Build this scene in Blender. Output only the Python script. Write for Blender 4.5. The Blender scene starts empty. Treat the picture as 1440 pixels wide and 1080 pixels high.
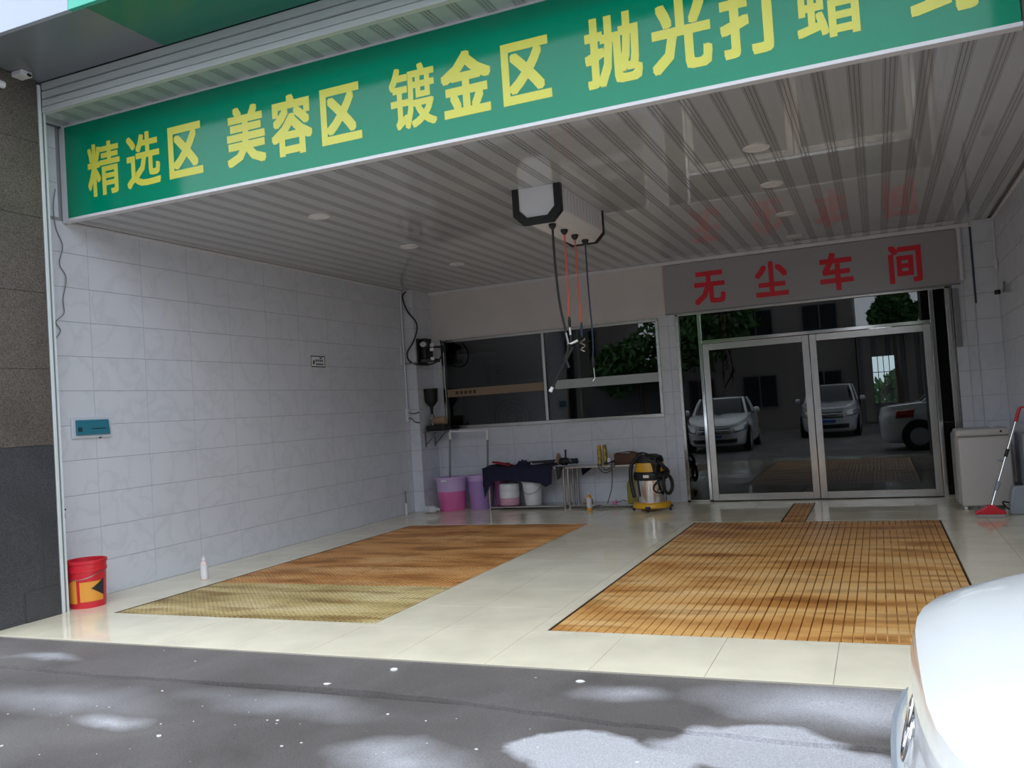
import bpy, bmesh, math, random
from mathutils import Vector, Matrix

random.seed(7)
SC = bpy.context.scene
COL = SC.collection
PI = math.pi

# ------------------------------------------------------------------ camera, world, exposure
F_PX = 1211.43
cam_d = bpy.data.cameras.new('camera')
cam_d.sensor_fit = 'HORIZONTAL'
cam_d.sensor_width = 36.0
cam_d.lens = F_PX / 1440.0 * 36.0
cam_d.clip_start = 0.05
cam_d.clip_end = 300
cam = bpy.data.objects.new('camera', cam_d)
COL.objects.link(cam)
R_ = Vector((0.91810766, 0.39081137, -0.06591512))
D_ = Vector((-0.07358494, 0.00466516, -0.99727804))
F_ = Vector((-0.38944009, 0.92045897, 0.03304095))
cam.matrix_world = Matrix(((R_.x, -D_.x, -F_.x, 0.0), (R_.y, -D_.y, -F_.y, 0.0), (R_.z, -D_.z, -F_.z, 1.4), (0, 0, 0, 1)))
SC.camera = cam

world = bpy.data.worlds.new('overcast_sky')
SC.world = world
world.use_nodes = True
bg = world.node_tree.nodes['Background']
bg.inputs[0].default_value = (0.84, 0.91, 1.0, 1)
bg.inputs[1].default_value = 1.0

SC.view_settings.view_transform = 'Standard'
SC.view_settings.look = 'None'
SC.view_settings.exposure = 1.55
SC.view_settings.gamma = 1.0
SC.view_settings.use_curve_mapping = False
try:
    SC.cycles.use_denoising = True
    SC.cycles.max_bounces = 10
    SC.cycles.diffuse_bounces = 5
    SC.cycles.use_guiding = True
    SC.cycles.use_surface_guiding = True
    SC.cycles.transparent_max_bounces = 16
except Exception:
    pass

# ------------------------------------------------------------------ materials
MATS = {}

def _nodes(name):
    m = bpy.data.materials.new(name)
    m.use_nodes = True
    MATS[name] = m
    nt = m.node_tree
    return m, nt, nt.nodes['Principled BSDF']

def mat(name, col, rough=0.5, metal=0.0, var=0.0, vscale=3.0, bump=0.0, bscale=40.0, coat=0.0, spec=0.5, rvar=0.0, ior=1.5):
    """Principled material; var mixes a noise-driven lighter/darker tone, bump adds fine relief."""
    m, nt, b = _nodes(name)
    N, Lk = nt.nodes, nt.links
    b.inputs['Base Color'].default_value = (*col, 1)
    b.inputs['Roughness'].default_value = rough
    b.inputs['Metallic'].default_value = metal
    b.inputs['Specular IOR Level'].default_value = spec
    b.inputs['IOR'].default_value = ior
    if coat:
        b.inputs['Coat Weight'].default_value = coat
        b.inputs['Coat Roughness'].default_value = 0.05
    if var or bump or rvar:
        g = N.new('ShaderNodeNewGeometry')
    if var:
        n = N.new('ShaderNodeTexNoise')
        n.inputs['Scale'].default_value = vscale
        n.inputs['Detail'].default_value = 6
        Lk.new(g.outputs['Position'], n.inputs['Vector'])
        r = N.new('ShaderNodeValToRGB')
        r.color_ramp.elements[0].position = 0.3
        r.color_ramp.elements[1].position = 0.7
        r.color_ramp.elements[0].color = (*[c * (1 - var) for c in col], 1)
        r.color_ramp.elements[1].color = (*[min(1, c * (1 + var * 0.6)) for c in col], 1)
        Lk.new(n.outputs['Fac'], r.inputs['Fac'])
        Lk.new(r.outputs['Color'], b.inputs['Base Color'])
    if rvar:
        n3 = N.new('ShaderNodeTexNoise')
        n3.inputs['Scale'].default_value = 1.3
        n3.inputs['Detail'].default_value = 4
        Lk.new(g.outputs['Position'], n3.inputs['Vector'])
        mr = N.new('ShaderNodeMapRange')
        mr.inputs['From Min'].default_value = 0.35
        mr.inputs['From Max'].default_value = 0.65
        mr.inputs['To Min'].default_value = max(0.02, rough - rvar)
        mr.inputs['To Max'].default_value = rough + rvar
        Lk.new(n3.outputs['Fac'], mr.inputs['Value'])
        Lk.new(mr.outputs['Result'], b.inputs['Roughness'])
    if bump:
        n2 = N.new('ShaderNodeTexNoise')
        n2.inputs['Scale'].default_value = bscale
        n2.inputs['Detail'].default_value = 4
        Lk.new(g.outputs['Position'], n2.inputs['Vector'])
        bp = N.new('ShaderNodeBump')
        bp.inputs['Strength'].default_value = bump
        bp.inputs['Distance'].default_value = 0.01
        Lk.new(n2.outputs['Fac'], bp.inputs['Height'])
        Lk.new(bp.outputs['Normal'], b.inputs['Normal'])
    return m

def mat_marble(name, base, vein, rough):
    m, nt, b = _nodes(name)
    N, Lk = nt.nodes, nt.links
    g = N.new('ShaderNodeNewGeometry')
    oi = N.new('ShaderNodeObjectInfo')
    ml = N.new('ShaderNodeVectorMath'); ml.operation = 'MULTIPLY'
    cb = N.new('ShaderNodeCombineXYZ')
    for i in range(3):
        Lk.new(oi.outputs['Random'], cb.inputs[i])
    ml.inputs[1].default_value = (7, 11, 13)
    Lk.new(cb.outputs[0], ml.inputs[0])
    ad = N.new('ShaderNodeVectorMath'); ad.operation = 'ADD'
    Lk.new(g.outputs['Position'], ad.inputs[0]); Lk.new(ml.outputs[0], ad.inputs[1])
    n = N.new('ShaderNodeTexNoise')
    n.inputs['Scale'].default_value = 2.6
    n.inputs['Detail'].default_value = 7
    n.inputs['Distortion'].default_value = 0.5
    Lk.new(ad.outputs[0], n.inputs['Vector'])
    r = N.new('ShaderNodeValToRGB')
    e = r.color_ramp.elements
    e[0].position = 0.40; e[0].color = (*base, 1)
    e[1].position = 0.62; e[1].color = (*base, 1)
    k = e.new(0.5); k.color = (*vein, 1)
    k = e.new(0.46); k.color = (*[a * .8 + v * .2 for a, v in zip(base, vein)], 1)
    k = e.new(0.54); k.color = (*[a * .8 + v * .2 for a, v in zip(base, vein)], 1)
    Lk.new(n.outputs['Fac'], r.inputs['Fac'])
    Lk.new(r.outputs['Color'], b.inputs['Base Color'])
    b.inputs['Roughness'].default_value = rough
    return m

def mat_granite(name, c0, c1, rough, scale=180):
    m, nt, b = _nodes(name)
    N, Lk = nt.nodes, nt.links
    g = N.new('ShaderNodeNewGeometry')
    n = N.new('ShaderNodeTexNoise'); n.inputs['Scale'].default_value = scale; n.inputs['Detail'].default_value = 2
    v = N.new('ShaderNodeTexNoise'); v.inputs['Scale'].default_value = 2.2; v.inputs['Detail'].default_value = 6
    Lk.new(g.outputs['Position'], n.inputs['Vector']); Lk.new(g.outputs['Position'], v.inputs['Vector'])
    r = N.new('ShaderNodeValToRGB')
    r.color_ramp.elements[0].position = 0.36; r.color_ramp.elements[0].color = (*c0, 1)
    r.color_ramp.elements[1].position = 0.66; r.color_ramp.elements[1].color = (*c1, 1)
    Lk.new(n.outputs['Fac'], r.inputs['Fac'])
    mx = N.new('ShaderNodeMix'); mx.data_type = 'RGBA'; mx.blend_type = 'MULTIPLY'
    mx.inputs['Factor'].default_value = 0.5
    Lk.new(r.outputs['Color'], mx.inputs['A']); Lk.new(v.outputs['Fac'], mx.inputs['B'])
    Lk.new(mx.outputs['Result'], b.inputs['Base Color'])
    b.inputs['Roughness'].default_value = rough
    return m

def mat_glass(name, tint, ior=1.55, refl=1.0):
    m = bpy.data.materials.new(name); m.use_nodes = True; MATS[name] = m
    nt = m.node_tree; N, Lk = nt.nodes, nt.links
    N.remove(N['Principled BSDF'])
    out = N['Material Output']
    t = N.new('ShaderNodeBsdfTransparent'); t.inputs[0].default_value = (*tint, 1)
    gl = N.new('ShaderNodeBsdfGlossy'); gl.inputs['Roughness'].default_value = 0.0
    gl.inputs['Color'].default_value = (refl, refl, refl, 1)
    fr = N.new('ShaderNodeFresnel'); fr.inputs['IOR'].default_value = ior
    mx = N.new('ShaderNodeMixShader')
    Lk.new(fr.outputs[0], mx.inputs[0]); Lk.new(t.outputs[0], mx.inputs[1]); Lk.new(gl.outputs[0], mx.inputs[2])
    Lk.new(mx.outputs[0], out.inputs['Surface'])
    return m

DRY = [(-1.20, 3.46, .42, .24, .14, .9), (-.48, 3.62, .52, .26, .14, .8), (-4.35, 3.52, .8, .26, .95, .45), (-3.80, 3.30, .28, .12, .9, .8),
       (-3.0, 3.72, .8, .20, .9, .38), (-2.05, 3.22, .42, .24, .95, .8), (-.25, 4.15, .8, .32, .8, .8), (-1.25, 4.14, .30, .16, .95, .6), (-5.25, 4.08, .4, .08, .8, .5), (-6, 2.9, .9, .4, .8, .4)]

def mat_ground():
    """wet grey concrete: dark damp body, paler dry blotches, fine crumbs."""
    m, nt, b = _nodes('wet_concrete')
    N, Lk = nt.nodes, nt.links
    g = N.new('ShaderNodeNewGeometry')
    def noise(scale, det, dist=0.0, loc=(0, 0, 0), stretch=(1, 1, 1)):
        mp = N.new('ShaderNodeMapping'); mp.inputs['Location'].default_value = loc; mp.inputs['Scale'].default_value = stretch
        Lk.new(g.outputs['Position'], mp.inputs['Vector'])
        n = N.new('ShaderNodeTexNoise'); n.inputs['Scale'].default_value = scale; n.inputs['Detail'].default_value = det
        n.inputs['Distortion'].default_value = dist
        Lk.new(mp.outputs['Vector'], n.inputs['Vector'])
        return n
    def ramp(n, p0, p1, c0, c1):
        r = N.new('ShaderNodeValToRGB')
        r.color_ramp.elements[0].position = p0; r.color_ramp.elements[1].position = p1
        r.color_ramp.elements[0].color = (*c0, 1); r.color_ramp.elements[1].color = (*c1, 1)
        Lk.new(n.outputs['Fac'], r.inputs['Fac'])
        return r
    base = ramp(noise(1.1, 8, 0.5), 0.3, 0.72, (0.092, 0.082, 0.078), (0.19, 0.175, 0.172))
    wob = noise(1.8, 6)
    wv = N.new('ShaderNodeVectorMath'); wv.operation = 'SUBTRACT'; wv.inputs[1].default_value = (.5, .5, .5)
    Lk.new(wob.outputs['Color'], wv.inputs[0])
    ws = N.new('ShaderNodeVectorMath'); ws.operation = 'MULTIPLY_ADD'; ws.inputs[1].default_value = (.55, .45, 0)
    Lk.new(wv.outputs[0], ws.inputs[0]); Lk.new(g.outputs['Position'], ws.inputs[2])
    last = None
    # dried-out pale blotches: centre x, y, radii, edge softness, strength
    for (cx, cy, rx, ry, soft, amp) in DRY:
        sb = N.new('ShaderNodeVectorMath'); sb.operation = 'SUBTRACT'; sb.inputs[1].default_value = (cx, cy, 0)
        Lk.new(ws.outputs[0], sb.inputs[0])
        dv = N.new('ShaderNodeVectorMath'); dv.operation = 'MULTIPLY'; dv.inputs[1].default_value = (1 / rx, 1 / ry, 0)
        Lk.new(sb.outputs[0], dv.inputs[0])
        ln = N.new('ShaderNodeVectorMath'); ln.operation = 'LENGTH'; Lk.new(dv.outputs[0], ln.inputs[0])
        mr = N.new('ShaderNodeMapRange'); mr.inputs['From Min'].default_value = 1.0; mr.inputs['From Max'].default_value = 1.0 - soft
        mr.inputs['To Min'].default_value = 0; mr.inputs['To Max'].default_value = amp
        Lk.new(ln.outputs['Value'], mr.inputs['Value'])
        if last is None: last = mr.outputs['Result']
        else:
            mm = N.new('ShaderNodeMath'); mm.operation = 'MAXIMUM'
            Lk.new(last, mm.inputs[0]); Lk.new(mr.outputs['Result'], mm.inputs[1]); last = mm.outputs[0]
    grain = noise(120, 3)
    gr = ramp(grain, 0.3, 0.7, (0.75, 0.75, 0.75), (1.15, 1.15, 1.15))
    mx = N.new('ShaderNodeMix'); mx.data_type = 'RGBA'
    Lk.new(last, mx.inputs['Factor']); Lk.new(base.outputs['Color'], mx.inputs['A'])
    mx.inputs['B'].default_value = (0.52, 0.52, 0.56, 1)
    mu = N.new('ShaderNodeMix'); mu.data_type = 'RGBA'; mu.blend_type = 'MULTIPLY'; mu.inputs['Factor'].default_value = 1
    Lk.new(mx.outputs['Result'], mu.inputs['A']); Lk.new(gr.outputs['Color'], mu.inputs['B'])
    Lk.new(mu.outputs['Result'], b.inputs['Base Color'])
    rr = N.new('ShaderNodeMapRange'); rr.inputs['To Min'].default_value = 0.42; rr.inputs['To Max'].default_value = 0.85
    Lk.new(last, rr.inputs['Value']); Lk.new(rr.outputs['Result'], b.inputs['Roughness'])
    b.inputs['Specular IOR Level'].default_value = 0.35
    bp = N.new('ShaderNodeBump'); bp.inputs['Strength'].default_value = 0.35; bp.inputs['Distance'].default_value = 0.008
    Lk.new(grain.outputs['Fac'], bp.inputs['Height']); Lk.new(bp.outputs['Normal'], b.inputs['Normal'])
    return m

def mat_grate(name, cols, rough=0.45):
    """stained moulded grating: three tones mixed by two long noises (streaks across the bay)."""
    m, nt, b = _nodes(name)
    N, Lk = nt.nodes, nt.links
    g = N.new('ShaderNodeNewGeometry')
    def noise(scale, stretch, loc):
        mp = N.new('ShaderNodeMapping'); mp.inputs['Scale'].default_value = stretch; mp.inputs['Location'].default_value = loc
        Lk.new(g.outputs['Position'], mp.inputs['Vector'])
        n = N.new('ShaderNodeTexNoise'); n.inputs['Scale'].default_value = scale; n.inputs['Detail'].default_value = 5
        Lk.new(mp.outputs['Vector'], n.inputs['Vector'])
        return n
    n1 = noise(1.6, (0.6, 2.0, 1), (0, 0, 0)); n2 = noise(2.6, (0.5, 2.2, 1), (9, 4, 0))
    r = N.new('ShaderNodeValToRGB')
    e = r.color_ramp.elements
    e[0].position = 0.34; e[0].color = (*cols[0], 1)
    e[1].position = 0.64; e[1].color = (*cols[2], 1)
    k = e.new(0.5); k.color = (*cols[1], 1)
    Lk.new(n1.outputs['Fac'], r.inputs['Fac'])
    r2 = N.new('ShaderNodeValToRGB')
    r2.color_ramp.elements[0].position = 0.36; r2.color_ramp.elements[0].color = (0.52, 0.40, 0.28, 1)
    r2.color_ramp.elements[1].position = 0.5; r2.color_ramp.elements[1].color = (1, 1, 1, 1)
    Lk.new(n2.outputs['Fac'], r2.inputs['Fac'])
    mu = N.new('ShaderNodeMix'); mu.data_type = 'RGBA'; mu.blend_type = 'MULTIPLY'; mu.inputs['Factor'].default_value = 0.8
    Lk.new(r.outputs['Color'], mu.inputs['A']); Lk.new(r2.outputs['Color'], mu.inputs['B'])
    Lk.new(mu.outputs['Result'], b.inputs['Base Color'])
    b.inputs['Roughness'].default_value = rough
    return m

mat_marble('wall_tile', (0.70, 0.73, 0.80), (0.645, 0.675, 0.74), 0.2)
mat('grout', (0.30, 0.31, 0.33), 0.9)
mat('floor_tile', (0.88, 0.81, 0.63), 0.11, var=0.10, vscale=2.5, rvar=0.08)
mat('floor_grout', (0.40, 0.37, 0.31), 0.9)
mat('plaster', (0.74, 0.70, 0.69), 0.7, var=0.04)
mat('pvc', (0.55, 0.57, 0.60), 0.008, ior=2.5)
mat('pvc_band', (0.43, 0.44, 0.46), 0.008, ior=2.5)
mat('pvc_groove', (0.30, 0.29, 0.29), 0.2)
mat('white_trim', (0.80, 0.80, 0.84), 0.35)
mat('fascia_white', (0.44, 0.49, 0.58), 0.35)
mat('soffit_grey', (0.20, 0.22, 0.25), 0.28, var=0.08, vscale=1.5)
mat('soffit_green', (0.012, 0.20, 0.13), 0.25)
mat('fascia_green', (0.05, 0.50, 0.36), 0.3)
mat('shutter', (0.52, 0.55, 0.55), 0.4)
mat('banner_green', (0.0, 0.29, 0.16), 0.10, spec=0.3)
mat('banner_yellow', (0.80, 0.78, 0.10), 0.3)
mat('board_grey', (0.40, 0.38, 0.40), 0.22)
mat('letter_red', (0.75, 0.02, 0.04), 0.3)
mat_granite('granite_brown', (0.055, 0.047, 0.042), (0.26, 0.23, 0.20), 0.45)
mat_granite('granite_black', (0.04, 0.042, 0.05), (0.12, 0.125, 0.14), 0.3)
mat('rail', (0.72, 0.77, 0.80), 0.35, metal=0.0)
mat('rail_dark', (0.16, 0.20, 0.20), 0.4)
mat('steel', (0.50, 0.48, 0.46), 0.2, metal=1.0, var=0.08, vscale=6)
mat('steel_bright', (0.75, 0.75, 0.75), 0.10, metal=1.0)
mat('steel_dark', (0.25, 0.24, 0.24), 0.3, metal=1.0)
mat_glass('tinted_glass', (0.40, 0.44, 0.44), 1.62)
mat_glass('window_glass', (0.45, 0.48, 0.48), 1.60)
mat_glass('clear_glass', (0.9, 0.95, 0.95), 1.3)
mat('sticker_tan', (0.30, 0.22, 0.15), 0.5)
mat('sticker_grey', (0.50, 0.54, 0.55), 0.5)
mat('black_plastic', (0.009, 0.009, 0.010), 0.45)
mat('rubber', (0.012, 0.012, 0.013), 0.55)
mat('navy_cloth', (0.012, 0.014, 0.045), 0.9, var=0.3, vscale=9)
mat('red_cloth', (0.34, 0.02, 0.03), 0.8)
mat('white_plastic', (0.78, 0.78, 0.82), 0.35)
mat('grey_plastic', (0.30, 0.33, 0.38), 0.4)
mat('pale_blue_plastic', (0.62, 0.66, 0.74), 0.35)
mat('cover_teal', (0.035, 0.20, 0.28), 0.2)
mat('cover_dark', (0.02, 0.06, 0.08), 0.3)
mat('red_plastic', (0.62, 0.02, 0.035), 0.32)
mat('label_orange', (0.78, 0.33, 0.045), 0.4)
mat('label_black', (0.02, 0.025, 0.03), 0.4)
mat('wire', (0.35, 0.32, 0.30), 0.35, metal=1.0)
mat('pink', (0.74, 0.16, 0.42), 0.4)
mat('lilac', (0.62, 0.44, 0.74), 0.35)
mat('purple', (0.44, 0.27, 0.62), 0.35)
mat('magenta', (0.42, 0.12, 0.33), 0.4)
mat('pale_pink', (0.66, 0.36, 0.46), 0.4)
mat('orange_hose', (0.80, 0.10, 0.035), 0.4)
mat('blue_hose', (0.02, 0.04, 0.08), 0.45)
mat('yellow_plastic', (0.72, 0.38, 0.015), 0.35)
mat('olive_plastic', (0.25, 0.21, 0.03), 0.35)
mat('brown_card', (0.12, 0.05, 0.03), 0.75, var=0.2)
mat('can_gold', (0.42, 0.30, 0.06), 0.35, metal=0.3, var=0.5, vscale=25)
mat('bottle_amber', (0.70, 0.32, 0.05), 0.4)
mat('bottle_label', (0.60, 0.62, 0.66), 0.45)
mat('bottle_pinkish', (0.78, 0.66, 0.66), 0.4)
mat('beige_enamel', (0.52, 0.49, 0.47), 0.32)
mat('beige_side', (0.33, 0.31, 0.30), 0.4)
mat('grey_tube', (0.20, 0.21, 0.23), 0.4)
mat('pump_tan', (0.38, 0.26, 0.17), 0.5)
mat('edge_brown', (0.10, 0.055, 0.025), 0.6)
mat('pit', (0.03, 0.026, 0.022), 0.9)
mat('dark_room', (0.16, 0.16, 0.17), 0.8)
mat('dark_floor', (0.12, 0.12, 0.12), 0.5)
mat('cabinet_white', (0.55, 0.58, 0.60), 0.5)
mat('car_white', (0.88, 0.90, 0.92), 0.22, coat=1.0)
mat('car_silver', (0.55, 0.57, 0.60), 0.25, coat=1.0)
mat('car_glass', (0.015, 0.02, 0.022), 0.05)
mat('tail_red', (0.35, 0.01, 0.015), 0.1, coat=1.0)
mat('lamp_clear', (0.65, 0.68, 0.70), 0.08, metal=0.6)
mat('chrome', (0.82, 0.82, 0.84), 0.07, metal=1.0)
mat('chrome_dark', (0.10, 0.10, 0.11), 0.25, metal=0.7)
mat('tyre', (0.02, 0.02, 0.02), 0.8)
mat('plate_blue', (0.03, 0.10, 0.42), 0.4)
mat('leaf', (0.045, 0.13, 0.025), 0.6, var=0.4, vscale=4)
mat('leaf_bright', (0.10, 0.30, 0.06), 0.6, var=0.4, vscale=4)
mat('bark', (0.07, 0.055, 0.04), 0.9, bump=0.4)
mat('facade', (0.19, 0.17, 0.16), 0.85, var=0.12)
mat('facade_dark', (0.10, 0.10, 0.11), 0.6)
mat('chip_white', (0.80, 0.78, 0.74), 0.8)
mat('downlight', (0.74, 0.72, 0.70), 0.3)
mat('concrete_roof', (0.3, 0.3, 0.3), 0.9)
mat('interior_wall', (0.55, 0.55, 0.56), 0.8)
mat_ground()
mat_grate('grate_orange', ((0.42, 0.17, 0.045), (0.66, 0.33, 0.11), (0.72, 0.42, 0.18)))
mat_grate('grate_tan', ((0.52, 0.22, 0.05), (0.78, 0.43, 0.14), (0.82, 0.52, 0.22)))
mat_grate('grate_yellow', ((0.38, 0.28, 0.11), (0.60, 0.47, 0.21), (0.70, 0.58, 0.32)))

# ------------------------------------------------------------------ mesh helpers
class MB:
    def __init__(s):
        s.v = []; s.f = []; s.m = []; s.mi = 0
    def quad(s, *ids):
        s.f.append(ids); s.m.append(s.mi)
    def add(s, vs, fs):
        o = len(s.v)
        s.v += [tuple(p) for p in vs]
        for f in fs:
            s.f.append(tuple(i + o for i in f)); s.m.append(s.mi)
        return s
    def box(s, x0, x1, y0, y1, z0, z1):
        vs = [(x, y, z) for z in (z0, z1) for y in (y0, y1) for x in (x0, x1)]
        return s.add(vs, [(0, 2, 3, 1), (4, 5, 7, 6), (0, 1, 5, 4), (2, 6, 7, 3), (0, 4, 6, 2), (1, 3, 7, 5)])
    def obox(s, c, ax, ay, az):
        """oriented box: centre and three half-axis vectors"""
        c, ax, ay, az = map(Vector, (c, ax, ay, az))
        vs = [c + ax * i + ay * j + az * k for k in (-1, 1) for j in (-1, 1) for i in (-1, 1)]
        return s.add(vs, [(0, 2, 3, 1), (4, 5, 7, 6), (0, 1, 5, 4), (2, 6, 7, 3), (0, 4, 6, 2), (1, 3, 7, 5)])
    def lathe(s, prof, c=(0, 0, 0), seg=24, axis='Z', cap=True):
        """prof: list of (r, h) from bottom to top"""
        vs = []
        for r, h in prof:
            for i in range(seg):
                a = 2 * PI * i / seg
                p = (r * math.cos(a), r * math.sin(a), h)
                if axis == 'Y': p = (p[0], p[2], -p[1])
                if axis == 'X': p = (p[2], p[0], p[1])
                vs.append((p[0] + c[0], p[1] + c[1], p[2] + c[2]))
        fs = []
        n = len(prof)
        for k in range(n - 1):
            for i in range(seg):
                j = (i + 1) % seg
                fs.append((k * seg + i, k * seg + j, (k + 1) * seg + j, (k + 1) * seg + i))
        if cap:
            fs.append(tuple(reversed(range(seg))))
            fs.append(tuple((n - 1) * seg + i for i in range(seg)))
        return s.add(vs, fs)
    def cyl(s, a, b, r, seg=12, r2=None):
        return s.tube([a, b], r, seg, r2)
    def tube(s, pts, r, seg=8, r2=None):
        pts = [Vector(p) for p in pts]
        n = len(pts); vs = []
        t0 = (pts[1] - pts[0]).normalized()
        up = Vector((0, 0, 1)) if abs(t0.z) < 0.9 else Vector((1, 0, 0))
        nrm = t0.cross(up).normalized()
        for k, p in enumerate(pts):
            t = (pts[min(k + 1, n - 1)] - pts[max(k - 1, 0)]).normalized()
            nrm = (nrm - t * nrm.dot(t)).normalized()
            bn = t.cross(nrm)
            rr = r if r2 is None else r + (r2 - r) * k / (n - 1)
            for i in range(seg):
                a = 2 * PI * i / seg
                vs.append(p + nrm * (rr * math.cos(a)) + bn * (rr * math.sin(a)))
        fs = []
        for k in range(n - 1):
            for i in range(seg):
                j = (i + 1) % seg
                fs.append((k * seg + i, k * seg + j, (k + 1) * seg + j, (k + 1) * seg + i))
        fs.append(tuple(reversed(range(seg)))); fs.append(tuple((n - 1) * seg + i for i in range(seg)))
        return s.add(vs, fs)
    def prism(s, poly, axis, a, b):
        """extrude a 2-D polygon along an axis: X -> (y,z), Y -> (x,z), Z -> (x,y)"""
        def P(p, t):
            return {'X': (t, p[0], p[1]), 'Y': (p[0], t, p[1]), 'Z': (p[0], p[1], t)}[axis]
        n = len(poly)
        vs = [P(p, a) for p in poly] + [P(p, b) for p in poly]
        fs = [tuple(range(n)), tuple(reversed(range(n, 2 * n)))]
        fs += [(i, i + n, (i + 1) % n + n, (i + 1) % n) for i in range(n)]
        return s.add(vs, fs)
    def grid(s, rows, closed=False):
        """rows: list of equally long point lists"""
        n = len(rows[0]); vs = [p for r in rows for p in r]; fs = []
        for k in range(len(rows) - 1):
            for i in range(n if closed else n - 1):
                j = (i + 1) % n
                fs.append((k * n + i, k * n + j, (k + 1) * n + j, (k + 1) * n + i))
        return s.add(vs, fs)
    def mesh(s, name, mats, smooth=False, bevel=0.0, fix=True, seg=2):
        me = bpy.data.meshes.new(name)
        me.from_pydata(s.v, [], s.f)
        if not isinstance(mats, (list, tuple)): mats = [mats]
        for m in mats: me.materials.append(MATS[m])
        if len(mats) > 1: me.polygons.foreach_set('material_index', s.m)
        bm = bmesh.new(); bm.from_mesh(me)
        if fix: bmesh.ops.recalc_face_normals(bm, faces=bm.faces)
        if bevel:
            bmesh.ops.bevel(bm, geom=[e for e in bm.edges if e.is_manifold and e.calc_face_angle(0) > 0.6], offset=bevel, segments=seg, affect='EDGES', profile=0.5, clamp_overlap=True)
        if smooth:
            for f in bm.faces: f.smooth = True
            for e in bm.edges:
                if e.is_manifold and e.calc_face_angle(0) > 0.7: e.smooth = False
        bm.to_mesh(me); bm.free()
        return me
    def build(s, name, mats, parent=None, smooth=False, bevel=0.0, fix=True, loc=(0, 0, 0), seg=2):
        return link(name, s.mesh(name, mats, smooth, bevel, fix, seg), parent, loc)

def link(name, me, parent=None, loc=(0, 0, 0)):
    o = bpy.data.objects.new(name, me)
    COL.objects.link(o)
    o.location = loc
    if parent: o.parent = parent
    return o

def tag(o, label, cat, group=None, kind=None):
    o['label'] = label; o['category'] = cat
    if group: o['group'] = group
    if kind: o['kind'] = kind
    return o

def struct(o, label, cat):
    o['kind'] = 'structure'; o['label'] = label; o['category'] = cat
    return o

def thing(name, label, cat, loc=(0, 0, 0), rz=0.0, group=None):
    o = bpy.data.objects.new(name, None)
    o.empty_display_size = 0.1
    COL.objects.link(o)
    o.location = loc; o.rotation_euler = (0, 0, rz)
    return tag(o, label, cat, group)

def copy_tree(o, parent=None):
    c = o.copy(); COL.objects.link(c); c.parent = parent
    for ch in list(o.children):
        copy_tree(ch, c)
    return c

def smoothpath(pts, n=6):
    """Catmull-Rom through points"""
    P = [Vector(p) for p in pts]
    P = [P[0] * 2 - P[1]] + P + [P[-1] * 2 - P[-2]]
    out = []
    for i in range(1, len(P) - 2):
        a, b, c, d = P[i - 1:i + 3]
        for k in range(n):
            t = k / n
            out.append(0.5 * ((2 * b) + (c - a) * t + (2 * a - 5 * b + 4 * c - d) * t * t + (3 * b - a - 3 * c + d) * t ** 3))
    out.append(P[-2])
    return out

_tile_cache = {}
def tiles(parent, plane, u0, u1, v0, v1, ju, jv, pu, pv, matn, at, out, holes=(), gap=0.004, th=0.007, name='tile'):
    """rectangular tiles over [u0,u1]x[v0,v1]; joints at ju+k*pu / jv+k*pv; plane gives the axes.
    at = coordinate of the tiles' face, out = +1/-1 direction the face looks to; holes are (ua,ub,va,vb)."""
    ku = math.floor((u0 - ju) / pu); 
    while ju + ku * pu < u1 - 1e-4:
        a, b = max(u0, ju + ku * pu), min(u1, ju + (ku + 1) * pu)
        ku += 1
        if b - a < 0.02: continue
        kv = math.floor((v0 - jv) / pv)
        while jv + kv * pv < v1 - 1e-4:
            c, d = max(v0, jv + kv * pv), min(v1, jv + (kv + 1) * pv)
            kv += 1
            if d - c < 0.02: continue
            R = [(a + gap / 2, b - gap / 2, c + gap / 2, d - gap / 2)]
            for h in holes:
                N2 = []
                for (p, q, r, s_) in R:
                    if h[1] <= p or h[0] >= q or h[3] <= r or h[2] >= s_:
                        N2.append((p, q, r, s_)); continue
                    if h[2] > r: N2.append((p, q, r, h[2]))
                    if h[3] < s_: N2.append((p, q, h[3], s_))
                    rr, ss = max(r, h[2]), min(s_, h[3])
                    if h[0] > p: N2.append((p, h[0], rr, ss))
                    if h[1] < q: N2.append((h[1], q, rr, ss))
                R = [t for t in N2 if t[1] - t[0] > 0.008 and t[3] - t[2] > 0.008]
            if not R: continue
            cu, cv = R[0][0], R[0][2]
            key = (plane, out, matn, tuple(round(t - (cu if i < 2 else cv), 4) for r_ in R for i, t in enumerate(r_)))
            me = _tile_cache.get(key)
            if me is None:
                mb = MB()
                for (p, q, r, s_) in R:
                    p, q, r, s_ = p - cu, q - cu, r - cv, s_ - cv
                    lo, hi = (-th, 0) if out > 0 else (0, th)
                    if plane == 'X': mb.box(lo, hi, p, q, r, s_)
                    elif plane == 'Y': mb.box(p, q, lo, hi, r, s_)
                    else: mb.box(p, q, r, s_, lo, hi)
                me = mb.mesh(name, matn, fix=False)
                _tile_cache[key] = me
            loc = {'X': (at, cu, cv), 'Y': (cu, at, cv), 'Z': (cu, cv, at)}[plane]
            link(name, me, parent, loc)

# ------------------------------------------------------------------ the main dimensions (metres)
XL, XR = -6.55, 1.42          # left / right wall faces
YB = 11.95                    # back wall face
YS = 5.48                     # banner plane
ZC = 3.36                     # ceiling
YF = 4.41                     # front edge of the tiled floor
TW, TH = 0.615, 0.308         # wall tile
GL = (-5.80, -3.33, 5.15, 9.97)      # left grating
GR = (-2.05, 0.50, 5.15, 9.96)       # right grating
DR = (-1.10, -0.83, 9.96, 11.62)     # drain strip
ZG = -0.06                    # street level

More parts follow.
